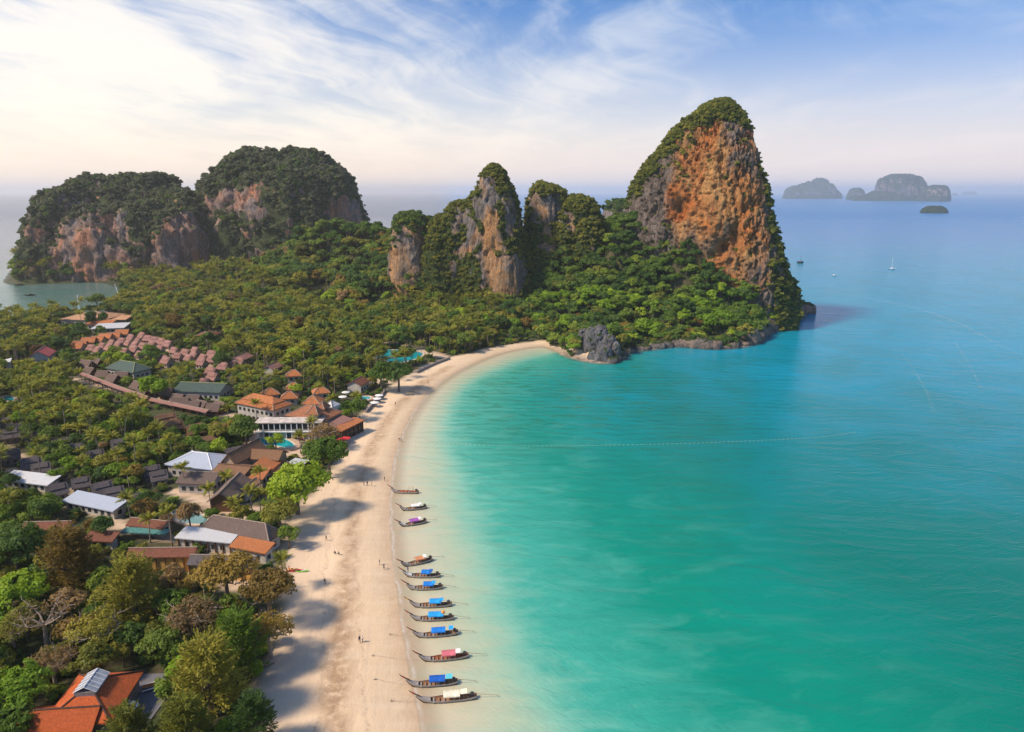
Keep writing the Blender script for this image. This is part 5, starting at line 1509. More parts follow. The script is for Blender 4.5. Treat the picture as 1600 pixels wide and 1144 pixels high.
hc = np.where(ispalm, 8.5, 6.5) * scl; rc = np.where(ispalm, 3.3, 4.0) * scl
ok &= ~blocked(cand, hc, rc)
# hero visibility
for (g, r_m, kind, pal, lab, gz_) in HERO:
    pxh, pyh, dh = proj(g[0], g[1], g[2]); rr = r_m * F / dh
    bx, by, bd = proj(cand[:, 0], cand[:, 1], cz + hc)
    ok &= ~((np.abs(bx - pxh) < rr * .85) & (np.abs(by - pyh) < rr * .8) & (cand[:, 1] < g[1] - r_m * .3))
# rejected spots still get low bushes
bush_ok = (~ok) & ~blocked(cand, np.full(len(cand), 1.2), np.full(len(cand), 1.2))
print('plants', ok.sum(), 'bushes', bush_ok.sum())
NAMEP = [  # landmark, place in the photograph
 ('the rust red roof', 150, 1080), ('the yellow gallery', 250, 870), ('the large villa', 375, 830), ('the free form grey blue pool', 300, 805), ('the pale blue corrugated roof', 150, 790), ('the grey cottage pair', 160, 755), ('the white roofed hall', 45, 750),
 ('the pale blue hipped roof', 310, 718), ('the curved pool', 430, 688), ('the white flat terrace roof', 455, 655), ('the orange hotel block', 412, 630), ('the reception hall', 500, 640), ('the sea wall parasols', 585, 610), ('the lagoon pool', 620, 555),
 ('the second green roof', 318, 610), ('the first green roof', 200, 573), ('the pink cottage field', 220, 535), ('the rose red roof', 65, 550), ('the tented restaurant', 150, 490), ('the left edge cottages', 40, 665), ('the middle grey cottages', 110, 690), ('the dark brown cottages', 290, 655),
 ('the walkway', 230, 620), ('the orange bungalows', 458, 595), ('the lodge in the palm forest', 370, 560), ('the lone brown lodge', 320, 523), ('the far end of the beach', 760, 540), ('the middle pinnacle', 740, 480), ('the short pink bluff', 640, 450), ('the wooded hill', 500, 400),
 ('the grey crag', 930, 520), ('the green knoll', 900, 460), ('the foot of the orange tower', 1080, 470), ('the saddle left of the orange tower', 1000, 400), ('the headland tip', 1220, 470), ('the bare pale tree', 60, 960), ('the rusty trees over the sand', 390, 930), ('the west bay point', 175, 465), ('the big palm forest', 400, 470), ('the deep palm forest', 300, 440),
 ('the left edge thicket', 20, 600), ('the upper pool palms', 560, 570)]
LX = np.array([(a, b) for _, a, b in NAMEP], float)
def landmark(px, py):
    d = np.abs(LX[:, 0] - px) + 1.5 * np.abs(LX[:, 1] - py); i = int(np.argmin(d)); n, a, b = NAMEP[i]
    if py > b + 14: rel = 'in front of '
    elif py < b - 14: rel = 'behind '
    elif px < a - 16: rel = 'left of '
    elif px > a + 16: rel = 'right of '
    else: rel = 'close around '
    return rel + n
def palette(i):
    """which leaves grow where, from the look of each zone"""
    x, y = cpx[i], cpy[i]; r = rng.random(); n = pn[i]
    if fore[i]: w = [('olive', .30), ('mid', .25), ('dark', .20), ('autumn', .12), ('bright', .08), ('dry', .05)]
    elif chh[i] > 8 and x > 800:
        lowz = y > 455
        w = [('mid', .40), ('dark', .28), ('bright', .30 if x < 1190 else .12), ('olive', .02)] if lowz else [('dark', .80), ('mid', .17), ('olive', .03)]
    elif chh[i] > 8: w = [('dark', .52), ('olive', .24), ('mid', .18), ('autumn', .025), ('dry', .035)]
    elif x > 640: w = [('dark', .40), ('mid', .26), ('olive', .20), ('autumn', .05), ('bright', .09)]
    elif y < 560: w = [('dark', .38), ('olive', .26), ('mid', .22), ('autumn', .03), ('bright', .07), ('dry', .03)]
    else: w = [('mid', .36), ('dark', .24), ('bright', .19), ('olive', .12), ('dry', .05), ('autumn', .04)]
    r *= sum(v for _, v in w)
    for k, v in w:
        r -= v
        if r <= 0: return k
    return w[0][0]
adj = dict(dark='dark green', mid='fresh green', bright='bright yellow green', olive='olive', autumn='rust tinted', dry='dry brownish')
idx_ok = np.where(ok)[0]
inframe = (cpx > 5) & (cpx < 1280) & (cpy < 1140)
def pick(kindmask, n=300):
    ids = np.where(ok & kindmask & inframe)[0]
    return ids[np.argsort(cdep[ids])][:n]
palm_ind = pick(ispalm, 292); tree_ind = pick(~ispalm, 250)
frond_meshes = None
FR = []
for k in range(4):
    fv, fq = frond_np(3.9, 900 + k, nl=12, droop=[.6, .8, 1.0, 1.2][k]); me = mesh_np('frond', fv, fq); me.materials.append(L_['palm']); FR.append(me)
LAB = []
def named_palm(i, near):
    cm, cmd, tm, h, poses = PALMS[i % 5]
    x, y = cand[i]; e = empty('palm_tree', (x, y, cz[i] - .1), 0); e.rotation_euler = (rng.normal() * .07, rng.normal() * .07, rng.uniform(0, 6.28)); s = scl[i]; e.scale = (s, s, s * rng.uniform(.8, 1.2))
    lm = landmark(cpx[i], cpy[i]); hh = 'tall' if s * h > 8.8 else 'short' if s * h < 6.6 else 'slender'
    tag(e, None, 'palm tree'); LAB.append((e, cpx[i], hh + ' coconut palm ' + lm, hh + ' palms ' + lm))
    link('trunk', tm, None, e)
    if near:
        for j, ps in enumerate(poses):
            o = link('frond', FR[(i + j) % 4], None, e, loc=(0, 0, h)); o.rotation_euler = Euler(ps)
    else: link('crown', cm if rng.random() < .75 else cmd, None, e)
    return e
# palms the photograph shows singly in front of the roofs: pixel of the crown, pixel row of the foot
PH = [(438, 862, 890, 'palm leaning at the sand edge beside the orange brown shed'), (197, 775, 0, ''), (230, 795, 0, ''), (262, 800, 0, ''), (352, 738, 0, 'palm standing before the brown side hall'), (405, 728, 0, 'palm sticking up between the two orange bar roofs'), (325, 760, 0, 'palm at the left end of the beach bar'),
      (364, 770, 0, 'tall palm in front of the beach bar terraces'), (390, 768, 0, 'palm right of the beach bar terraces'), (404, 765, 0, 'palm between the beach bar and the bright round tree'), (283, 722, 0, 'palm in front of the pale blue hipped roof'), (487, 655, 0, 'palm before the flat white terrace roof'), (467, 668, 0, 'palm between curved pool and terrace building'),
      (400, 630, 0, 'palm in front of the orange hotel block'), (265, 1003, 0, 'low palm with star shaped fronds under the dark glossy tree'), (272, 1062, 0, 'pale fronded low palm beside the gravel terrace'), (262, 1086, 0, 'yellowish low palm at the near end of the gravel terrace'), (298, 565, 0, 'dark palm with a wide crown beside the pink cottages'), (518, 622, 0, 'palm beside the white marquee'), (556, 612, 0, 'palm between the bistro and the little pool')]
for k, (px, py, pf, lab) in enumerate(PH):
    low = px > 250 and px < 280 and py > 990
    h = 3.2 if low else 9.5
    g = G(px, py, 2 + h); z0 = float(ground_z(np.array([g[:2]]))[0]) 
    cm, cmd, tm, ht, poses = PALMS[k % 5]
    s = .95 if not low else .62
    e = empty('palm_tree', (g[0], g[1], z0 - .1 if not low else z0 - ht * s + h), k * 1.7); e.scale = (s, s, s)
    tag(e, lab or landmark(px, py).join(['coconut palm ', '']), 'palm tree')
    if not lab: tag(e, ['middle palm of the three in front of the pale blue corrugated roof', 'right palm of the three in front of the pale blue corrugated roof', 'palm beside the free form grey blue pool'][k - 1])
    link('trunk', tm, None, e)
    for j, ps in enumerate(poses): link('frond', FR[(k + j) % 4], None, e, loc=(0, 0, ht)).rotation_euler = Euler(ps)
for n_, i in enumerate(palm_ind): named_palm(i, n_ < 14)
treepal = {}
for n_, i in enumerate(tree_ind):
    pal = palette(i); x, y = cand[i]; s = scl[i]
    e = empty('broadleaf_tree', (x, y, cz[i] - .1), rng.uniform(0, 6.28)); e.scale = (s * rng.uniform(.85, 1.2), s * rng.uniform(.85, 1.2), s)
    lm = landmark(cpx[i], cpy[i]); hh = 'low' if s < .6 else 'tall' if s > .95 else 'medium'
    tag(e, None, 'tree'); LAB.append((e, cpx[i], hh + ' ' + adj[pal] + ' tree ' + lm, hh + ' ' + adj[pal] + ' trees ' + lm))
    j = int(rng.integers(3)); link('crown', MID[pal][j], None, e); link('trunk', tr_mid[j], None, e)
set_labels(LAB)
used = set(palm_ind) | set(tree_ind)
# ------------------------------------------------------------------ the rest as masses: copies spread by geometry nodes
def scatter(name, label, protos, P, which, S, seed, parent=None, rot3=False, kind='stuff', cat='vegetation'):
    """protos: list of lists of (mesh) joined as one instance each"""
    coll = bpy.data.collections.new(name + '_kinds')
    for k, meshes in enumerate(protos):
        sub = bpy.data.collections.new('%03d_kind' % k)
        for q, me in enumerate(meshes):
            o = bpy.data.objects.new('%s_piece' % name, me); sub.objects.link(o)
        coll.children.link(sub)
    me = bpy.data.meshes.new(name); me.vertices.add(len(P)); me.vertices.foreach_set('co', np.asarray(P, np.float32).ravel())
    r = np.random.default_rng(seed)
    a = me.attributes.new('which', 'INT', 'POINT'); a.data.foreach_set('value', np.asarray(which, np.int32))
    a = me.attributes.new('size', 'FLOAT_VECTOR', 'POINT')
    S = np.asarray(S, float); sv = np.stack([S * r.uniform(.85, 1.2, len(P)), S * r.uniform(.85, 1.2, len(P)), S * r.uniform(.85, 1.15, len(P))], 1)
    a.data.foreach_set('vector', sv.astype(np.float32).ravel())
    rv = np.stack([r.uniform(-.3, .3, len(P)) * (.3 + .7 * rot3), r.uniform(-.3, .3, len(P)) * (.3 + .7 * rot3), r.uniform(0, 6.28, len(P))], 1)
    a = me.attributes.new('turn', 'FLOAT_VECTOR', 'POINT'); a.data.foreach_set('vector', rv.astype(np.float32).ravel())
    o = bpy.data.objects.new(name, me); COL.objects.link(o)
    ng = bpy.data.node_groups.new(name + '_spread', 'GeometryNodeTree')
    ng.interface.new_socket('Geometry', in_out='INPUT', socket_type='NodeSocketGeometry'); ng.interface.new_socket('Geometry', in_out='OUTPUT', socket_type='NodeSocketGeometry')
    gi = ng.nodes.new('NodeGroupInput'); go = ng.nodes.new('NodeGroupOutput')
    ci = ng.nodes.new('GeometryNodeCollectionInfo'); ci.inputs['Collection'].default_value = coll; ci.inputs['Separate Children'].default_value = True; ci.inputs['Reset Children'].default_value = False
    ip = ng.nodes.new('GeometryNodeInstanceOnPoints'); ip.inputs['Pick Instance'].default_value = True
    def na(nm, ty):
        n = ng.nodes.new('GeometryNodeInputNamedAttribute'); n.data_type = ty; n.inputs[0].default_value = nm; return n.outputs[0]
    e2 = ng.nodes.new('FunctionNodeEulerToRotation')
    ln = ng.links.new
    ln(gi.outputs[0], ip.inputs['Points']); ln(ci.outputs[0], ip.inputs['Instance']); ln(na('which', 'INT'), ip.inputs['Instance Index'])
    ln(na('turn', 'FLOAT_VECTOR'), e2.inputs[0]); ln(e2.outputs[0], ip.inputs['Rotation']); ln(na('size', 'FLOAT_VECTOR'), ip.inputs['Scale'])
    ln(ip.outputs[0], go.inputs[0])
    md = o.modifiers.new('spread', 'NODES'); md.node_group = ng
    tag(o, label, cat, None, kind)
    if parent: o.parent = parent
    return o
rest_p = np.array([i for i in idx_ok if ispalm[i] and i not in used]); rest_t = np.array([i for i in idx_ok if not ispalm[i] and i not in used])
pp = [[PALMS[k][0], PALMS[k][2]] for k in range(5)] + [[PALMS[k][1], PALMS[k][2]] for k in range(5)]
wh = rng.integers(0, 5, len(rest_p)) + 5 * (rng.random(len(rest_p)) < .40)
scatter('palm_forest', 'dense forest of coconut palms filling the flat land below the cliffs', pp, np.c_[cand[rest_p], cz[rest_p] - .1], wh, scl[rest_p], 1, cat='palm forest')
kinds = ['dark', 'mid', 'bright', 'olive', 'autumn', 'dry']
pt = [[FAR[k][j], tr_far[j % 2]] for k in kinds for j in range(4)]
wh = np.array([kinds.index(palette(i)) * 4 + int(rng.integers(4)) for i in rest_t])
scatter('forest', 'leafy forest covering the hills and the foot of the limestone cliffs', pt, np.c_[cand[rest_t], cz[rest_t] - .3], wh, scl[rest_t], 2, cat='forest')
# bushes
bm = {k: [crown_mesh('crown', V, Q, 1.7, .7, L_[k]) for V, Q in _far[:2]] for k in ('dark', 'mid', 'bright', 'olive')}
bi = np.where(bush_ok | (rng.random(len(cand)) < .75))[0]
jit = rng.uniform(-2.2, 2.2, (len(bi), 2))
bP = cand[bi] + jit
bl = blocked(bP, np.full(len(bP), .8), np.full(len(bP), .8)); bl |= inpoly(bP, beachpoly) | (dline(bP, vegline) < .8)
bP, bi = bP[~bl], bi[~bl]
bk = [[bm[k][j]] for k in ('dark', 'mid', 'bright', 'olive') for j in range(2)]
wh = rng.choice(8, len(bP), p=[.2, .2, .15, .15, .06, .06, .09, .09])
scatter('undergrowth', 'low bushes and undergrowth between the cottages and trees', bk, np.c_[bP, ground_z(bP)], wh, rng.uniform(.7, 1.5, len(bP)), 3, cat='undergrowth')
# shrubs clinging to the cliffs, part of each cliff
sh_base = [crown_np(800 + i, 9, 46, .17, rz=.85) for i in range(3)]
sh = {k: [crown_mesh('crown', V, Q, 1.0, .15, L_[k]) for V, Q in sh_base] for k in ('dark', 'hazy', 'ridge', 'olive')}
tot = 0
for k, (P_, N_, size, pal, owner) in enumerate(SHRUBS):
    prot = [[q] for q in sh[pal]] + [[q] for q in sh['olive' if pal != 'hazy' else 'dark']]
    w = np.where(rng.random(len(P_)) < .86, rng.integers(0, 3, len(P_)), rng.integers(3, 6, len(P_)))
    tot += len(P_)
    scatter('cliff_shrubs', None, prot, P_ + N_ * .2, w, size * rng.uniform(.45, 1.25, len(P_)), 20 + k, parent=owner, rot3=True, cat=None)
print('shrubs', tot)

# ------------------------------------------------------------------ hero trees
NEARM, OPENM, FLATM, FEAM, BAREM = {}, {}, {}, {}, {}
def hero_mesh(kind, pal, k):
    base = dict(near=_near, mid=_mid, open=_open, flat=_flat, feath=_feath, bare=_bare)[kind]
    key = (kind, pal, k % len(base))
    if key not in NEARM:
        V, Q = base[key[2]]; NEARM[key] = crown_mesh('crown', V, Q, 1.0, 0.0, L_[pal])
    return NEARM[key]
names = dict(near='broadleaf_tree', mid='broadleaf_tree', open='thin_crowned_tree', flat='spreading_tree', feath='casuarina_tree', bare='bare_tree')
for k, (g, r_m, kind, pal, lab, gz_) in enumerate(HERO):
    hc_ = max(g[2] - gz_, r_m * .7)
    if g[1] > 300 and hc_ > 12: hc_ = 12
    e = empty(names[kind], (g[0], g[1], gz_), k * 1.3); tag(e, lab, 'tree')
    c = link('crown', hero_mesh(kind, pal, k), None, e, loc=(0, 0, hc_)); c.scale = (r_m, r_m, r_m if kind != 'feath' else r_m * 1.0)
    sp = dict(open=.85, bare=.9, flat=.9).get(kind, .6)
    tb = trunk_mb(1000 + k, hc_ + r_m * .35, .10 + r_m * .055, r_m, 0, 7 if kind in ('open', 'bare', 'flat') else 5, sp, twigs=7 if kind in ('open', 'bare', 'flat') else 0)
    if kind == 'feath': tb.tube([(0, 0, hc_ * .5), (0, 0, hc_ + r_m * .8)], [.22, .05], 5)
    tb.build('trunk', M_barkp if kind in ('bare', 'open') else M_bark, e)
# ------------------------------------------------------------------ longtail boats
M_hull = plain('dark_hull_wood', (.085, .05, .035), .6, .35, 2); M_hullin = plain('boat_plank_wood', (.30, .16, .09), .75, .3, 3); M_gun = plain('grey_gunwale_paint', (.34, .31, .29), .7, .2, 2)
M_redwood = plain('reddish_varnish', (.34, .11, .05), .6, .25, 2); M_metal = plain('engine_metal', (.10, .10, .11), .45, .3, 4, metal=.6)
def cloth(nm, c): return plain(nm, c, .75, .28, 1.1, bump=.06)
CL = dict(white=cloth('white_tarp', (.80, .78, .76)), purple=cloth('purple_tarp', (.34, .10, .42)), terra=cloth('terracotta_tarp', (.62, .26, .13)), blue=cloth('blue_tarp', (.015, .20, .66)), sky=cloth('sky_blue_tarp', (.02, .34, .78)), pink=cloth('pink_tarp', (.62, .16, .20)),
          deep=cloth('deep_blue_tarp', (.01, .11, .48)), cream=cloth('cream_tarp', (.82, .74, .58)), cyan=cloth('cyan_tarp', (.10, .50, .62)), wood=M_hullin, red=cloth('red_cloth', (.5, .05, .05)), yellow=cloth('yellow_cloth', (.8, .5, .05)), orange=cloth('orange_buoy', (.85, .30, .05)))
def boat_sections(L, n=22):
    """half beam, keel z, sheer z along the boat; bow at -x"""
    out = []
    for i in range(n + 1):
        t = i / n
        x = -L * .5 + L * t
        bt = min(1, (t / .42)) ** .75 if t < .42 else 1 - .42 * ((t - .42) / .58) ** 2
        hb = .92 * max(bt, .03) * (1 if t > .02 else .6)
        sheer = .62 + 1.25 * max(0, (.30 - t) / .30) ** 2.0 + .30 * max(0, (t - .80) / .20) ** 1.5
        keel = -.22 + 1.55 * max(0, (.16 - t) / .16) ** 1.6 + .35 * max(0, (t - .90) / .10) ** 1.3
        out.append((x, hb, keel, max(sheer, keel + .16)))
    return out
def longtail(label, L, canopy, c0, c1, shade=None, shade_x=(.70, .80), inner=None, ribbon='red', tail=.42, deckcol=None, extra=None):
    e = empty('longtail_boat'); tag(e, label, 'boat', 'longtail boats moored along the beach')
    S = boat_sections(L)
    V, Fs = [], []; k = 9
    for (x, hb, kz, sz) in S:
        d = sz - kz; fl = kz + .16 * min(1, d)
        V += [(x, 0, kz), (x, -hb * .55, kz + d * .12), (x, -hb * .90, kz + d * .5), (x, -hb, sz), (x, -hb * .93, sz), (x, -hb * .80, kz + d * .52), (x, -hb * .5, fl + d * .12), (x, 0, fl + d * .10)]
        V += [(x, hb * .5, fl + d * .12), (x, hb * .80, kz + d * .52), (x, hb * .93, sz), (x, hb, sz), (x, hb * .90, kz + d * .5), (x, hb * .55, kz + d * .12)]
    k = 14
    for i in range(len(S) - 1):
        for j in range(k):
            Fs.append((i * k + j, (i + 1) * k + j, (i + 1) * k + (j + 1) % k, i * k + (j + 1) % k))
    Fs += [tuple(range(k)), tuple((len(S) - 1) * k + j for j in range(k - 1, -1, -1))]
    me = MB().add(V, Fs).mesh('hull'); me.materials.append(M_hull); me.materials.append(inner or M_hullin); me.materials.append(M_gun)
    for p in me.polygons:
        j = p.index % 14 if p.index < 14 * (len(S) - 1) else 0
        p.material_index = 0 if j in (0, 1, 12, 13) else 2 if j in (2, 3, 10, 11) else 1
    link('hull', me, None, e)
    # high prow post with cloth garland
    x0, _, kz0, sz0 = S[0]
    MB().tube([(x0 + .7, 0, sz0 * .80), (x0, 0, sz0 + .05), (x0 - .75, 0, sz0 + .55), (x0 - 1.25, 0, sz0 + 1.0)], [.14, .12, .09, .06], 6).build('prow', M_hull, e)
    MB().tube([(x0 - .38, 0, sz0 + .28), (x0 - .64, 0, sz0 + .48)], [.15, .15], 7).build('garland', CL[ribbon], e)
    # foredeck
    X = lambda t: -L * .5 + L * t
    fd = MB()
    V = []; 
    for t in (.02, .08, .14, .20, .24):
        i = t * 22; a = S[int(i)]; b = S[min(int(i) + 1, 22)]; f = i - int(i)
        hb = a[1] + (b[1] - a[1]) * f; sz = a[3] + (b[3] - a[3]) * f
        V.append((X(t), hb * .9, sz - .05))
    m_ = len(V); VV = [(x, -h, z) for x, h, z in V] + [(x, h, z) for x, h, z in V]
    fd.slab([[i, i + 1, m_ + i + 1, m_ + i] for i in range(m_ - 1)], VV, .05); fd.build('foredeck', deckcol or M_gun, e)
    for j in range(6):
        t = .29 + j * .085
        if t > .86: break
        hb = .78 if t < .7 else .66
        MB().box(X(t) - .14, X(t) + .14, -hb, hb, .30, .36).build('thwart', M_hullin if j % 2 else M_gun, e)
    MB().box(X(.26), X(.84), -.45, .45, .02, .06).build('floor_boards', inner or M_hullin, e)
    if canopy:
        xa, xb = X(c0), X(c1); n = 8; V = []
        for x in (xa, (xa + xb) / 2, xb):
            for j in range(n + 1):
                w = -1 + 2 * j / n; V.append((x, w * .92, 1.55 + .26 * (1 - w * w) - (.10 if x == (xa + xb) / 2 else 0) + random.uniform(-.035, .035)))
        P = [[i * (n + 1) + j, (i + 1) * (n + 1) + j, (i + 1) * (n + 1) + j + 1, i * (n + 1) + j + 1] for i in range(2) for j in range(n)]
        mb = MB(); mb.slab(P, V, .05); cn = mb.build('canopy', CL[canopy], e)
        fl = MB(); 
        for s in (-1, 1): fl.box(xa, xb, s * .93 - .015, s * .93 + .015, 1.34, 1.55)
        fl.build('side_flap', CL[canopy], cn)
        for t in np.linspace(c0 + .01, c1 - .01, 4):
            for s in (-1, 1): MB().tube([(X(t), s * .86, .5), (X(t), s * .88, 1.55)], [.03, .03], 4).build('post', M_hullin, e)
    if shade:
        xa, xb = X(shade_x[0]), X(shade_x[1])
        mb = MB(); mb.slab([[0, 1, 2, 3]], [(xa, -.7, 1.80), (xb, -.7, 1.90), (xb, .7, 1.90), (xa, .7, 1.80)], .06); mb.build('sun_shade', CL[shade], e)
        for s in (-1, 1): MB().tube([((xa + xb) / 2, s * .6, .6), ((xa + xb) / 2, s * .6, 1.83)], [.03, .03], 4).build('post', M_hullin, e)
    # engine on its pivot with the long tail
    xe = X(.93); en = MB()
    en.box(xe - .45, xe + .30, -.24, .24, .95, 1.40); en.tube([(xe - .1, .0, 1.4), (xe - .1, 0, 1.62)], [.16, .14], 8); en.tube([(xe + .15, -.30, 1.2), (xe + .15, .30, 1.2)], [.15, .15], 8); en.tube([(xe, 0, .55), (xe, 0, .98)], [.08, .08], 6)
    eng = en.build('engine', M_metal, e)
    MB().tube([(xe + .25, 0, 1.12), (xe + L * tail, 0, .42)], [.05, .035], 5).build('tail_shaft', M_hullin, e)
    pr = MB(); xp = xe + L * tail
    for a in range(3):
        w = a * 2 * pi / 3; pr.add([(xp, 0, .42), (xp + .05, cos(w) * .16 - sin(w) * .07, .42 + sin(w) * .16 + cos(w) * .07), (xp - .03, cos(w) * .2, .42 + sin(w) * .2), (xp - .05, cos(w) * .16 + sin(w) * .07, .42 + sin(w) * .16 - cos(w) * .07)], [(0, 1, 2, 3), (3, 2, 1, 0)])
    pr.build('propeller', M_metal, e)
    MB().tube([(xe - .45, 0, 1.3), (xe - 1.3, .15, 1.55)], [.03, .025], 4).build('tiller', M_metal, e)
    if extra: extra(e, X)
    return e
def red_inside(e, X):
    for a, b in ((.34, .44), (.46, .58)): MB().box(X(a), X(b), -.6, .6, .36, .5).build('seat_pad', M_redwood, e)
    for s in (-1, 1): MB().tube([(X(.62), s * .7, .6), (X(.62), s * .7, 1.9), (X(.80), s * .7, 1.9), (X(.80), s * .7, .6)], [.04] * 4, 4).build('canopy_frame', M_hullin, e)
def orange_ball(e, X):
    m2 = MB(); 
    m2.tube([(X(.76), 0, 1.9 + .45 * math.sin(a) ) for a in (-1.4, -.9, -.4, 0, .4, .9, 1.4)], [.45 * cos(a) for a in (-1.4, -.9, -.4, 0, .4, .9, 1.4)], 10); m2.build('round_buoy', CL['orange'], e)
    MB().tube([(X(.76), 0, .4), (X(.76), 0, 1.8)], [.04, .04], 4).build('post', M_hullin, e)
BOATS = [  # bow px, stern px, then looks
 ((606, 758), (654, 769), 'longtail boat without a canopy, red brown inside, farthest up the beach', None, 0, 0, dict(extra=red_inside, inner=M_redwood, tail=.05)),
 ((619, 787), (667, 792), 'longtail boat with a white canopy between the open boat and the purple one', 'white', .42, .72, dict(shade='white')),
 ((617, 812), (667, 814), 'longtail boat with a purple canopy and a small white shade', 'purple', .38, .72, dict(shade='white', deckcol=M_paint)),
 ((620, 874), (676, 873), 'longtail boat with a terracotta orange canopy', 'terra', .44, .74, dict(shade='white')),
 ((623, 887), (688, 899), 'blue canopied longtail boat with a person standing on its white bow', 'blue', .50, .75, dict(shade='deep', deckcol=M_paint)),
 ((628, 907), (692, 917), 'blue canopied longtail boat next below the one with a person on its bow', 'blue', .47, .76, dict(shade='sky')),
 ((633, 934), (706, 944), 'longtail boat with a bright sky blue canopy and a yellow garland on its prow', 'sky', .47, .75, dict(shade='sky', ribbon='yellow')),
 ((633, 954), (709, 965), 'blue canopied longtail boat with an orange ball behind the canopy', 'sky', .42, .77, dict(extra=orange_ball)),
 ((637, 981), (716, 988), 'longtail boat with a long blue canopy and a separate light blue shade', 'blue', .41, .72, dict(shade='sky', shade_x=(.79, .89))),
 ((646, 1018), (732, 1024), 'longtail boat with a dusty pink canopy and red seats', 'pink', .46, .74, dict(shade='white', shade_x=(.74, .84), inner=M_redwood)),
 ((626, 1056), (715, 1065), 'longtail boat with a deep blue canopy and a cyan shade, bow over the sand', 'deep', .45, .76, dict(shade='cyan', shade_x=(.77, .90))),
 ((641, 1081), (745, 1088), 'longtail boat with a long cream canopy, nearest of the row', 'cream', .45, .72, dict(shade='cream', shade_x=(.73, .84))),
]
BW = []
for bow, st, lab, can, c0, c1, kw in BOATS:
    A = G(*bow, 2.6); Bp = G(*st, .5)
    d = (Bp - A)[:2]; Lb = np.linalg.norm(d)
    L = Lb - 1.0
    o = longtail(lab, L / 1.0, can, c0, c1, **kw)
    dirv = d / Lb; c = Bp[:2] - dirv * L / 2
    zc = 0.0
    o.location = (c[0], c[1], .03); o.rotation_euler = (0, 0, math.atan2(dirv[1], dirv[0]))
    BW.append((c, dirv, L))

# far boats
def sail_boat(px, py, L, label, mast, hullm, n2=1):
    g = G(px, py, 0); e = empty('sailing_boat', (g[0], g[1], 0), .5); tag(e, label, 'boat')
    for s in ((-1, 1) if n2 == 2 else (0,)):
        S = boat_sections(L, 12); V, Fs = [], []
        for (x, hb, kz, sz) in S: V += [(x, s * L * .22, kz), (x, s * L * .22 - hb * L * .09, sz * L * .09 + .3), (x, s * L * .22 + hb * L * .09, sz * L * .09 + .3)]
        for i in range(12):
            for j in range(3): Fs.append((i * 3 + j, (i + 1) * 3 + j, (i + 1) * 3 + (j + 1) % 3, i * 3 + (j + 1) % 3))
        MB().add(V, Fs).build('hull', hullm, e)
    MB().box(-L * .12, L * .25, -L * .2, L * .2, L * .06, L * .17).build('cabin', hullm if hullm is M_hull else M_paint, e)
    MB().box(-L * .05, L * .2, -L * .205, L * .205, L * .10, L * .14).build('window', M_glass, e)
    if mast:
        MB().tube([(0, 0, L * .1), (0, 0, mast)], [.16, .10], 5).build('mast', M_paint if hullm is not M_hull else M_hull, e)
        MB().tube([(0, 0, L * .28), (L * .4, 0, L * .28)], [.14, .2], 5).build('boom', M_paint if hullm is not M_hull else M_hull, e)
    return e
sail_boat(1393, 421, 9, 'white catamaran with a bare tall mast out on the open water', 15, M_paint, 2)
sail_boat(1303, 431, 7, 'small white motor boat without a mast between headland and catamaran', 0, M_paint)
sail_boat(1250, 411, 13, 'dark wooden sailing boat peeping out behind the headland', 13, M_hull)
sail_boat(47, 462, 9, 'small dark boat in the glittering left bay', 0, M_hull)
sail_boat(30, 446, 9, 'tiny dark boat at the foot of the far left ridge', 0, M_hull)

# buoy lines
sph = None
def ball(r, n=6):
    mb = MB(); a_ = np.linspace(-pi / 2, pi / 2, 5)
    mb.tube([(0, 0, r * sin(a)) for a in a_], [max(r * cos(a), .01) for a in a_], n); return mb.mesh('buoy', True)
def buoys(pts, n, r, label, mat):
    P = [G(a, b)[:2] for a, b in pts]; P = smooth_line(P, 2)
    seg = np.cumsum([0] + [np.linalg.norm(b - a) for a, b in zip(P[:-1], P[1:])]); PP = np.array(P)
    e = empty('buoy_line', (P[0][0], P[0][1], 0)); tag(e, label, 'buoy line')
    me = ball(r); me.materials.append(mat)
    t = np.linspace(0, seg[-1], n); X_ = np.interp(t, seg, PP[:, 0]); Y_ = np.interp(t, seg, PP[:, 1])
    for x, y in zip(X_, Y_): link('float', me, None, e, loc=(x - P[0][0], y - P[0][1], .08))
    MB().tube([(x - P[0][0], y - P[0][1], .02) for x, y in zip(X_, Y_)], [.012] * n, 4).build('rope', M_barkp, e)
M_buoy = plain('pale_float', (.75, .68, .50), .6, .1)
buoys([(640, 690), (760, 697), (900, 697), (1050, 694), (1180, 689), (1280, 684), (1335, 676)], 105, .12, 'long line of small pale floats strung across the bay', M_buoy)
buoys([(121, 462), (122, 472), (124, 483)], 14, .45, 'short line of white floats leaving the west beach', M_paint)
buoys([(178, 441), (182, 450), (184, 458)], 10, .45, 'short line of white floats beside the point of the west bay', M_paint)

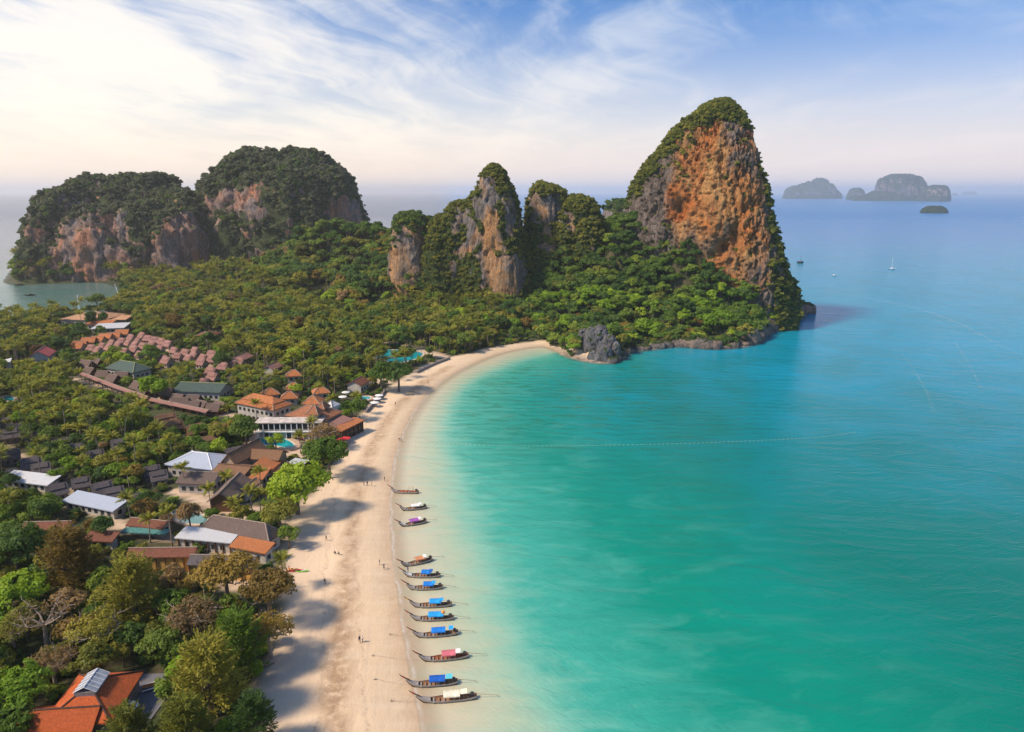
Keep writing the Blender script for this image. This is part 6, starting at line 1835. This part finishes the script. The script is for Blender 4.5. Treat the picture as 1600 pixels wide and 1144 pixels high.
# ------------------------------------------------------------------ people
def person_mesh(pose, seed=0):
    """one continuous body grown from a skeleton, 1.7 m tall"""
    J = dict(pel=(0, 0, .92), ch=(0, 0, 1.28), neck=(0, 0, 1.46), head=(0, -.02, 1.58), top=(0, -.01, 1.68))
    a = .22 if pose == 'walk' else .03
    for s, n in ((-1, 'l'), (1, 'r')):
        f = a * s
        J['hip' + n] = (s * .10, 0, .86); J['kn' + n] = (s * .11, -f * .55 - .02, .48); J['an' + n] = (s * .11, -f * 1.0 + .02, .09); J['to' + n] = (s * .12, -f * 1.0 - .14, .04)
        J['sh' + n] = (s * .17, 0, 1.40); J['el' + n] = (s * .23, f * .6 + .02, 1.13); J['wr' + n] = (s * .24, f * 1.1 - .05, .90); J['ha' + n] = (s * .24, f * 1.2 - .08, .80)
    if pose == 'crouch':
        for k_ in ('pel', 'ch', 'neck', 'head', 'top'):
            x, y, z = J[k_]; J[k_] = (x, y - (z - .9) * .35 + .1, z - .55)
        for s, n in ((-1, 'l'), (1, 'r')):
            J['hip' + n] = (s * .10, .10, .34); J['kn' + n] = (s * .18, -.28, .48); J['an' + n] = (s * .14, -.05, .09); J['to' + n] = (s * .15, -.2, .04)
            J['sh' + n] = (s * .17, -.06, .84); J['el' + n] = (s * .22, -.22, .60); J['wr' + n] = (s * .12, -.40, .50); J['ha' + n] = (s * .10, -.48, .46)
    R_ = dict(pel=.135, ch=.15, neck=.055, head=.10, top=.075)
    for n in 'lr': R_.update({'hip' + n: .095, 'kn' + n: .062, 'an' + n: .042, 'to' + n: .035, 'sh' + n: .065, 'el' + n: .044, 'wr' + n: .032, 'ha' + n: .035})
    E = [('pel', 'ch'), ('ch', 'neck'), ('neck', 'head'), ('head', 'top')]
    for n in 'lr': E += [('pel', 'hip' + n), ('hip' + n, 'kn' + n), ('kn' + n, 'an' + n), ('an' + n, 'to' + n), ('ch', 'sh' + n), ('sh' + n, 'el' + n), ('el' + n, 'wr' + n), ('wr' + n, 'ha' + n)]
    ks = list(J); me = bpy.data.meshes.new('person'); me.from_pydata([J[k_] for k_ in ks], [(ks.index(a), ks.index(b)) for a, b in E], [])
    o = bpy.data.objects.new('tmp', me); COL.objects.link(o)
    md = o.modifiers.new('s', 'SKIN'); 
    if not me.skin_vertices: 
        bpy.context.view_layer.objects.active = o
    sk_ = me.skin_vertices[0].data if me.skin_vertices else None
    if sk_:
        for i, k_ in enumerate(ks): sk_[i].radius = (R_[k_], R_[k_]); sk_[i].use_root = (k_ == 'pel')
    s2 = o.modifiers.new('b', 'SUBSURF'); s2.levels = 1; s2.render_levels = 1
    bpy.context.view_layer.update()
    dg = bpy.context.evaluated_depsgraph_get(); m2 = bpy.data.meshes.new_from_object(o.evaluated_get(dg))
    bpy.data.objects.remove(o); m2.name = 'person'
    # slots: skin, top, trousers, hair
    zc = np.array([p.center[2] for p in m2.polygons]); xc = np.array([abs(p.center[0]) for p in m2.polygons])
    off = -.55 if pose == 'crouch' else 0
    mi = np.where(zc > 1.62 + off, 3, np.where(zc > 1.47 + off, 0, np.where((zc > .95 + off) & (xc < .25), 1, np.where(zc > (.45 if off == 0 else .25), 2, 0))))
    if off == 0: mi = np.where((xc > .20) & (zc < 1.2), 0, mi)
    m2.materials.clear()
    return m2, mi
M_skin = plain('skin', (.36, .20, .13), .6, .1, 3); M_hair = plain('black_hair', (.02, .015, .012), .6, .1)
cols = dict(white=(.7, .7, .68), dark=(.03, .03, .04), navy=(.03, .06, .2), red=(.5, .05, .05), teal=(.04, .2, .22), sand=(.45, .33, .22), grey=(.2, .2, .2))
CM = {k: plain(k + '_cotton', v, .85, .1) for k, v in cols.items()}
BODY = {k: person_mesh(k) for k in ('stand', 'walk', 'crouch')}
PM = {}
def person(px, py, pose, top, bot, label, rz=None, z=None):
    key = (pose, top, bot)
    if key not in PM:
        m0, mi = BODY[pose]; me = m0.copy(); 
        for m_ in (M_skin, CM[top], CM[bot], M_hair): me.materials.append(m_)
        me.polygons.foreach_set('material_index', mi.astype(np.int32)); me.polygons.foreach_set('use_smooth', np.ones(len(mi), bool)); PM[key] = me
    g = G(px, py, 1.0 if z is None else z)
    gz_ = max(float(ground_z(np.array([g[:2]]))[0]), -.1) if z is None else z
    g = G(px, py, gz_)
    o = link('person', PM[key], None, loc=(g[0], g[1], gz_), rot=(0, 0, rng.uniform(0, 6.28) if rz is None else rz))
    return tag(o, label, 'person', 'people on the beach')
person(510, 845, 'walk', 'dark', 'dark', 'person in dark clothes walking on dry sand level with the small round tree')
person(524, 866, 'crouch', 'dark', 'white', 'person crouching left of a pair on the pale sand')
person(530, 867, 'crouch', 'grey', 'grey', 'person crouching right of a pair on the pale sand')
person(593, 883, 'stand', 'sand', 'white', 'person in light clothes standing near the orange canopied boat')
person(600, 890, 'walk', 'navy', 'dark', 'person in navy walking towards the boats')
person(508, 913, 'walk', 'dark', 'dark', 'person in dark clothes walking alone right of the kayaks')
person(562, 1004, 'walk', 'dark', 'navy', 'left person of a couple walking level with the pink canopied boat')
person(566.5, 1004, 'walk', 'white', 'dark', 'right person of a couple walking, in a white shirt')
person(569, 759, 'stand', 'grey', 'dark', 'left of three people standing above the boats')
person(574, 759, 'stand', 'dark', 'dark', 'middle of three people standing above the boats, in black')
person(581, 760, 'stand', 'sand', 'sand', 'right of three people standing above the boats, in pale clothes')
person(601, 752, 'stand', 'dark', 'sand', 'person standing beside the bow of the open boat')
person(618, 633, 'walk', 'red', 'dark', 'person in a red shirt walking near the sea wall')
person(669, 601, 'walk', 'dark', 'grey', 'person far up the beach near its bend')
person(624, 690, 'walk', 'dark', 'sand', 'left person of a couple at the water edge level with the buoy line')
person(627, 691, 'walk', 'grey', 'sand', 'right person of a couple at the water edge level with the buoy line')
person(452, 893, 'stand', 'red', 'dark', 'person standing left of the kayaks')
c, dv, L = BW[4]; q = c - dv * (L * .5 - 1.3)
o = person(630, 890, 'stand', 'navy', 'dark', 'person in navy standing on the white bow of a blue canopied boat'); o.location = (q[0], q[1], 1.30)

# kayaks on the sand
def kayak(px, py, mat, label, rz, L=3.6):
    g = G(px, py, 1.2); z0 = float(ground_z(np.array([g[:2]]))[0]); e = empty('kayak', (g[0], g[1], z0 + .02), rz); tag(e, label, 'kayak', 'kayaks drawn up on the sand')
    V, Fs = [], []; n = 12; k = 8
    for i in range(n + 1):
        t = i / n; w = .40 * max(.04, math.sin(pi * t) ** .6); h = .16 * max(.1, math.sin(pi * t) ** .5); up = .16 * abs(2 * t - 1) ** 2
        for j in range(k):
            a = 2 * pi * j / k; V.append((-L / 2 + L * t, w * cos(a), .17 + up + h * sin(a)))
    for i in range(n):
        for j in range(k): Fs.append((i * k + j, (i + 1) * k + j, (i + 1) * k + (j + 1) % k, i * k + (j + 1) % k))
    MB().add(V, Fs + [tuple(range(k)), tuple(n * k + j for j in range(k - 1, -1, -1))]).build('hull', mat, e, smooth=True)
    for x in (-.6, .55): MB().box(x - .28, x + .28, -.2, .2, .30, .36).build('seat', M_dark, e)
for px, py, c, lab, rz in [(457, 892, 'red', 'red kayak at the left of the row on the sand', .3), (460, 890, 'orange', 'orange kayak second from the left in the row', -.1), (463.5, 892, 'red', 'red kayak in the middle of the row on the sand', .2), (467, 892, 'white', 'white kayak between the red ones and the green one', .1), (471.5, 892, 'green', 'lime green kayak at the right of the row', .15)]:
    if c == 'green' and 'green' not in CL: CL['green'] = cloth('lime_plastic', (.25, .62, .05))
    kayak(px, py, CL[c], lab, rz)
# foam trails left by passing boats
m, N = newmat('wake_foam'); p = pos(N)
fo_ = N.mr(N.noise(p, .35, 6, .75), .47, .66)
bs = N.n('ShaderNodeBsdfDiffuse', ins={0: (.70, .76, .78, 1)}); tr = N.n('ShaderNodeBsdfTransparent')
N.n('ShaderNodeOutputMaterial', ins={0: N.n('ShaderNodeMixShader', ins={0: N.math('MULTIPLY', fo_, .26), 1: tr.outputs[0], 2: bs.outputs[0]}).outputs[0]}); M_wake = m
def wake(pts, w, label):
    P = [np.array(q) for q in smooth_line([G(a, b)[:2] for a, b in pts], 2)]; V = []; n = len(P)
    for i, q in enumerate(P):
        t = P[min(i + 1, n - 1)] - P[max(i - 1, 0)]; nn = np.array([-t[1], t[0]]) / np.linalg.norm(t); ww = w * math.sin(pi * (i + .5) / n) + .1
        for s in (-1, 1): V.append((q[0] + nn[0] * s * ww, q[1] + nn[1] * s * ww, .05))
    o = MB().add(V, [(2 * i, 2 * i + 1, 2 * i + 3, 2 * i + 2) for i in range(n - 1)]).build('boat_wake', M_wake); tag(o, label, 'wake', None, 'stuff')
wake([(1403, 545), (1425, 572), (1445, 605), (1462, 650)], .5, 'thin curved foam trail on the open water right of the headland')
wake([(1290, 452), (1340, 464), (1420, 478), (1490, 500), (1600, 560)], 2.2, 'long faint foam trail crossing the water below the catamaran')
wake([(1410, 412), (1470, 425), (1540, 440), (1620, 470)], 2.5, 'faint foam trail right of the catamaran')
wake([(1480, 520), (1510, 560), (1540, 620)], .5, 'second faint curved foam trail near the right edge')
# anchors and ropes
for (ax, ay), bi_, lab in [((583, 1024), 9, 'anchor on the sand with a thin rope to the pink canopied boat'), ((586, 1061), 10, 'anchor on the sand with a thin rope to the deep blue canopied boat'), ((612, 1094), 11, 'anchor on the wet sand with a thin rope to the cream canopied boat'), ((610, 990), 8, 'anchor near the waterline with a thin rope to the long blue canopied boat')]:
    g = G(ax, ay, .5); z0 = float(ground_z(np.array([g[:2]]))[0]); e = empty('anchor', (g[0], g[1], z0)); tag(e, lab, 'anchor')
    MB().tube([(0, 0, .05), (0, 0, .55)], [.05, .05], 5).build('shank', M_metal, e); MB().tube([(-.3, 0, .3), (-.15, 0, .05), (.15, 0, .05), (.3, 0, .3)], [.03, .06, .06, .03], 5).build('fluke', M_metal, e)
    c, dv, L = BW[bi_]; tip = np.array([*(c - dv * (L / 2 + .3)), 2.0]) - np.array([g[0], g[1], z0])
    MB().tube([(0, 0, .5), tip * .35 * np.array([1, 1, 0]) + (0, 0, .12), tip * .7 + (0, 0, -.75), tip], [.03] * 4, 4).build('rope', M_barkp, e)
g = G(418, 1040, 1.5); z0 = float(ground_z(np.array([g[:2]]))[0])
o = MB().tube([(-1.6, 0, .2), (-.5, .1, .25), (.6, .0, .22), (1.5, -.1, .18)], [.16, .22, .2, .12], 7).build('driftwood_log', M_bark, loc=(g[0], g[1], z0), rot=(0, 0, .9)); tag(o, 'dark driftwood log lying on the sand beside the feathery trees', 'log')
# sun loungers by the curved pool
lm_ = MB().box(-.95, .5, -.32, .32, .28, .36).add([(.5, -.32, .28), (1.05, -.32, .62), (1.05, .32, .62), (.5, .32, .28), (.5, -.32, .36), (1.03, -.32, .70), (1.03, .32, .70), (.5, .32, .36)], [(0, 3, 2, 1), (4, 5, 6, 7), (0, 1, 5, 4), (1, 2, 6, 5), (2, 3, 7, 6), (3, 0, 4, 7)]).mesh('mattress')
lm_.materials.append(plain('maroon_canvas', (.22, .05, .04), .8, .1))
leg_ = MB().box(-.04, .04, -.3, .3, 0, .28).mesh('leg'); leg_.materials.append(M_wood)
for k in range(14):
    g = G(432 + 3.1 * k, 673.5 + .75 * k, 2.8); z0 = float(ground_z(np.array([g[:2]]))[0]) + .42
    e = empty('sun_lounger', (g[0], g[1], z0), -1.4); tag(e, 'maroon sun lounger beside the curved pool, ' + ('leftmost' if k == 0 else 'rightmost' if k == 13 else ORD[k] + ' from the left'), 'sun lounger', 'sun loungers along the curved pool')
    link('mattress', lm_, None, e)
    for x in (-.7, .4): link('leg', leg_, None, e, loc=(x, 0, 0))
# ------------------------------------------------------------------ haze: one even block of air round everything
HZ = 30000.0
mb = MB().box(-HZ * 1.7, HZ * 1.7, -3000, HZ * 1.8, -8.0, 330.0)
m = bpy.data.materials.new('haze'); m.use_nodes = True; N = NT(m.node_tree)
pv = N.n('ShaderNodeVolumePrincipled', ins={'Color': (.985, .98, .99, 1), 'Density': HAZE_D, 'Anisotropy': .32})
N.n('ShaderNodeOutputMaterial', ins={1: pv.outputs[0]})
o = mb.build('haze', m); o['kind'] = 'stuff'; tag(o, 'thin bluish sea haze softening the far cliffs and islands', 'haze')
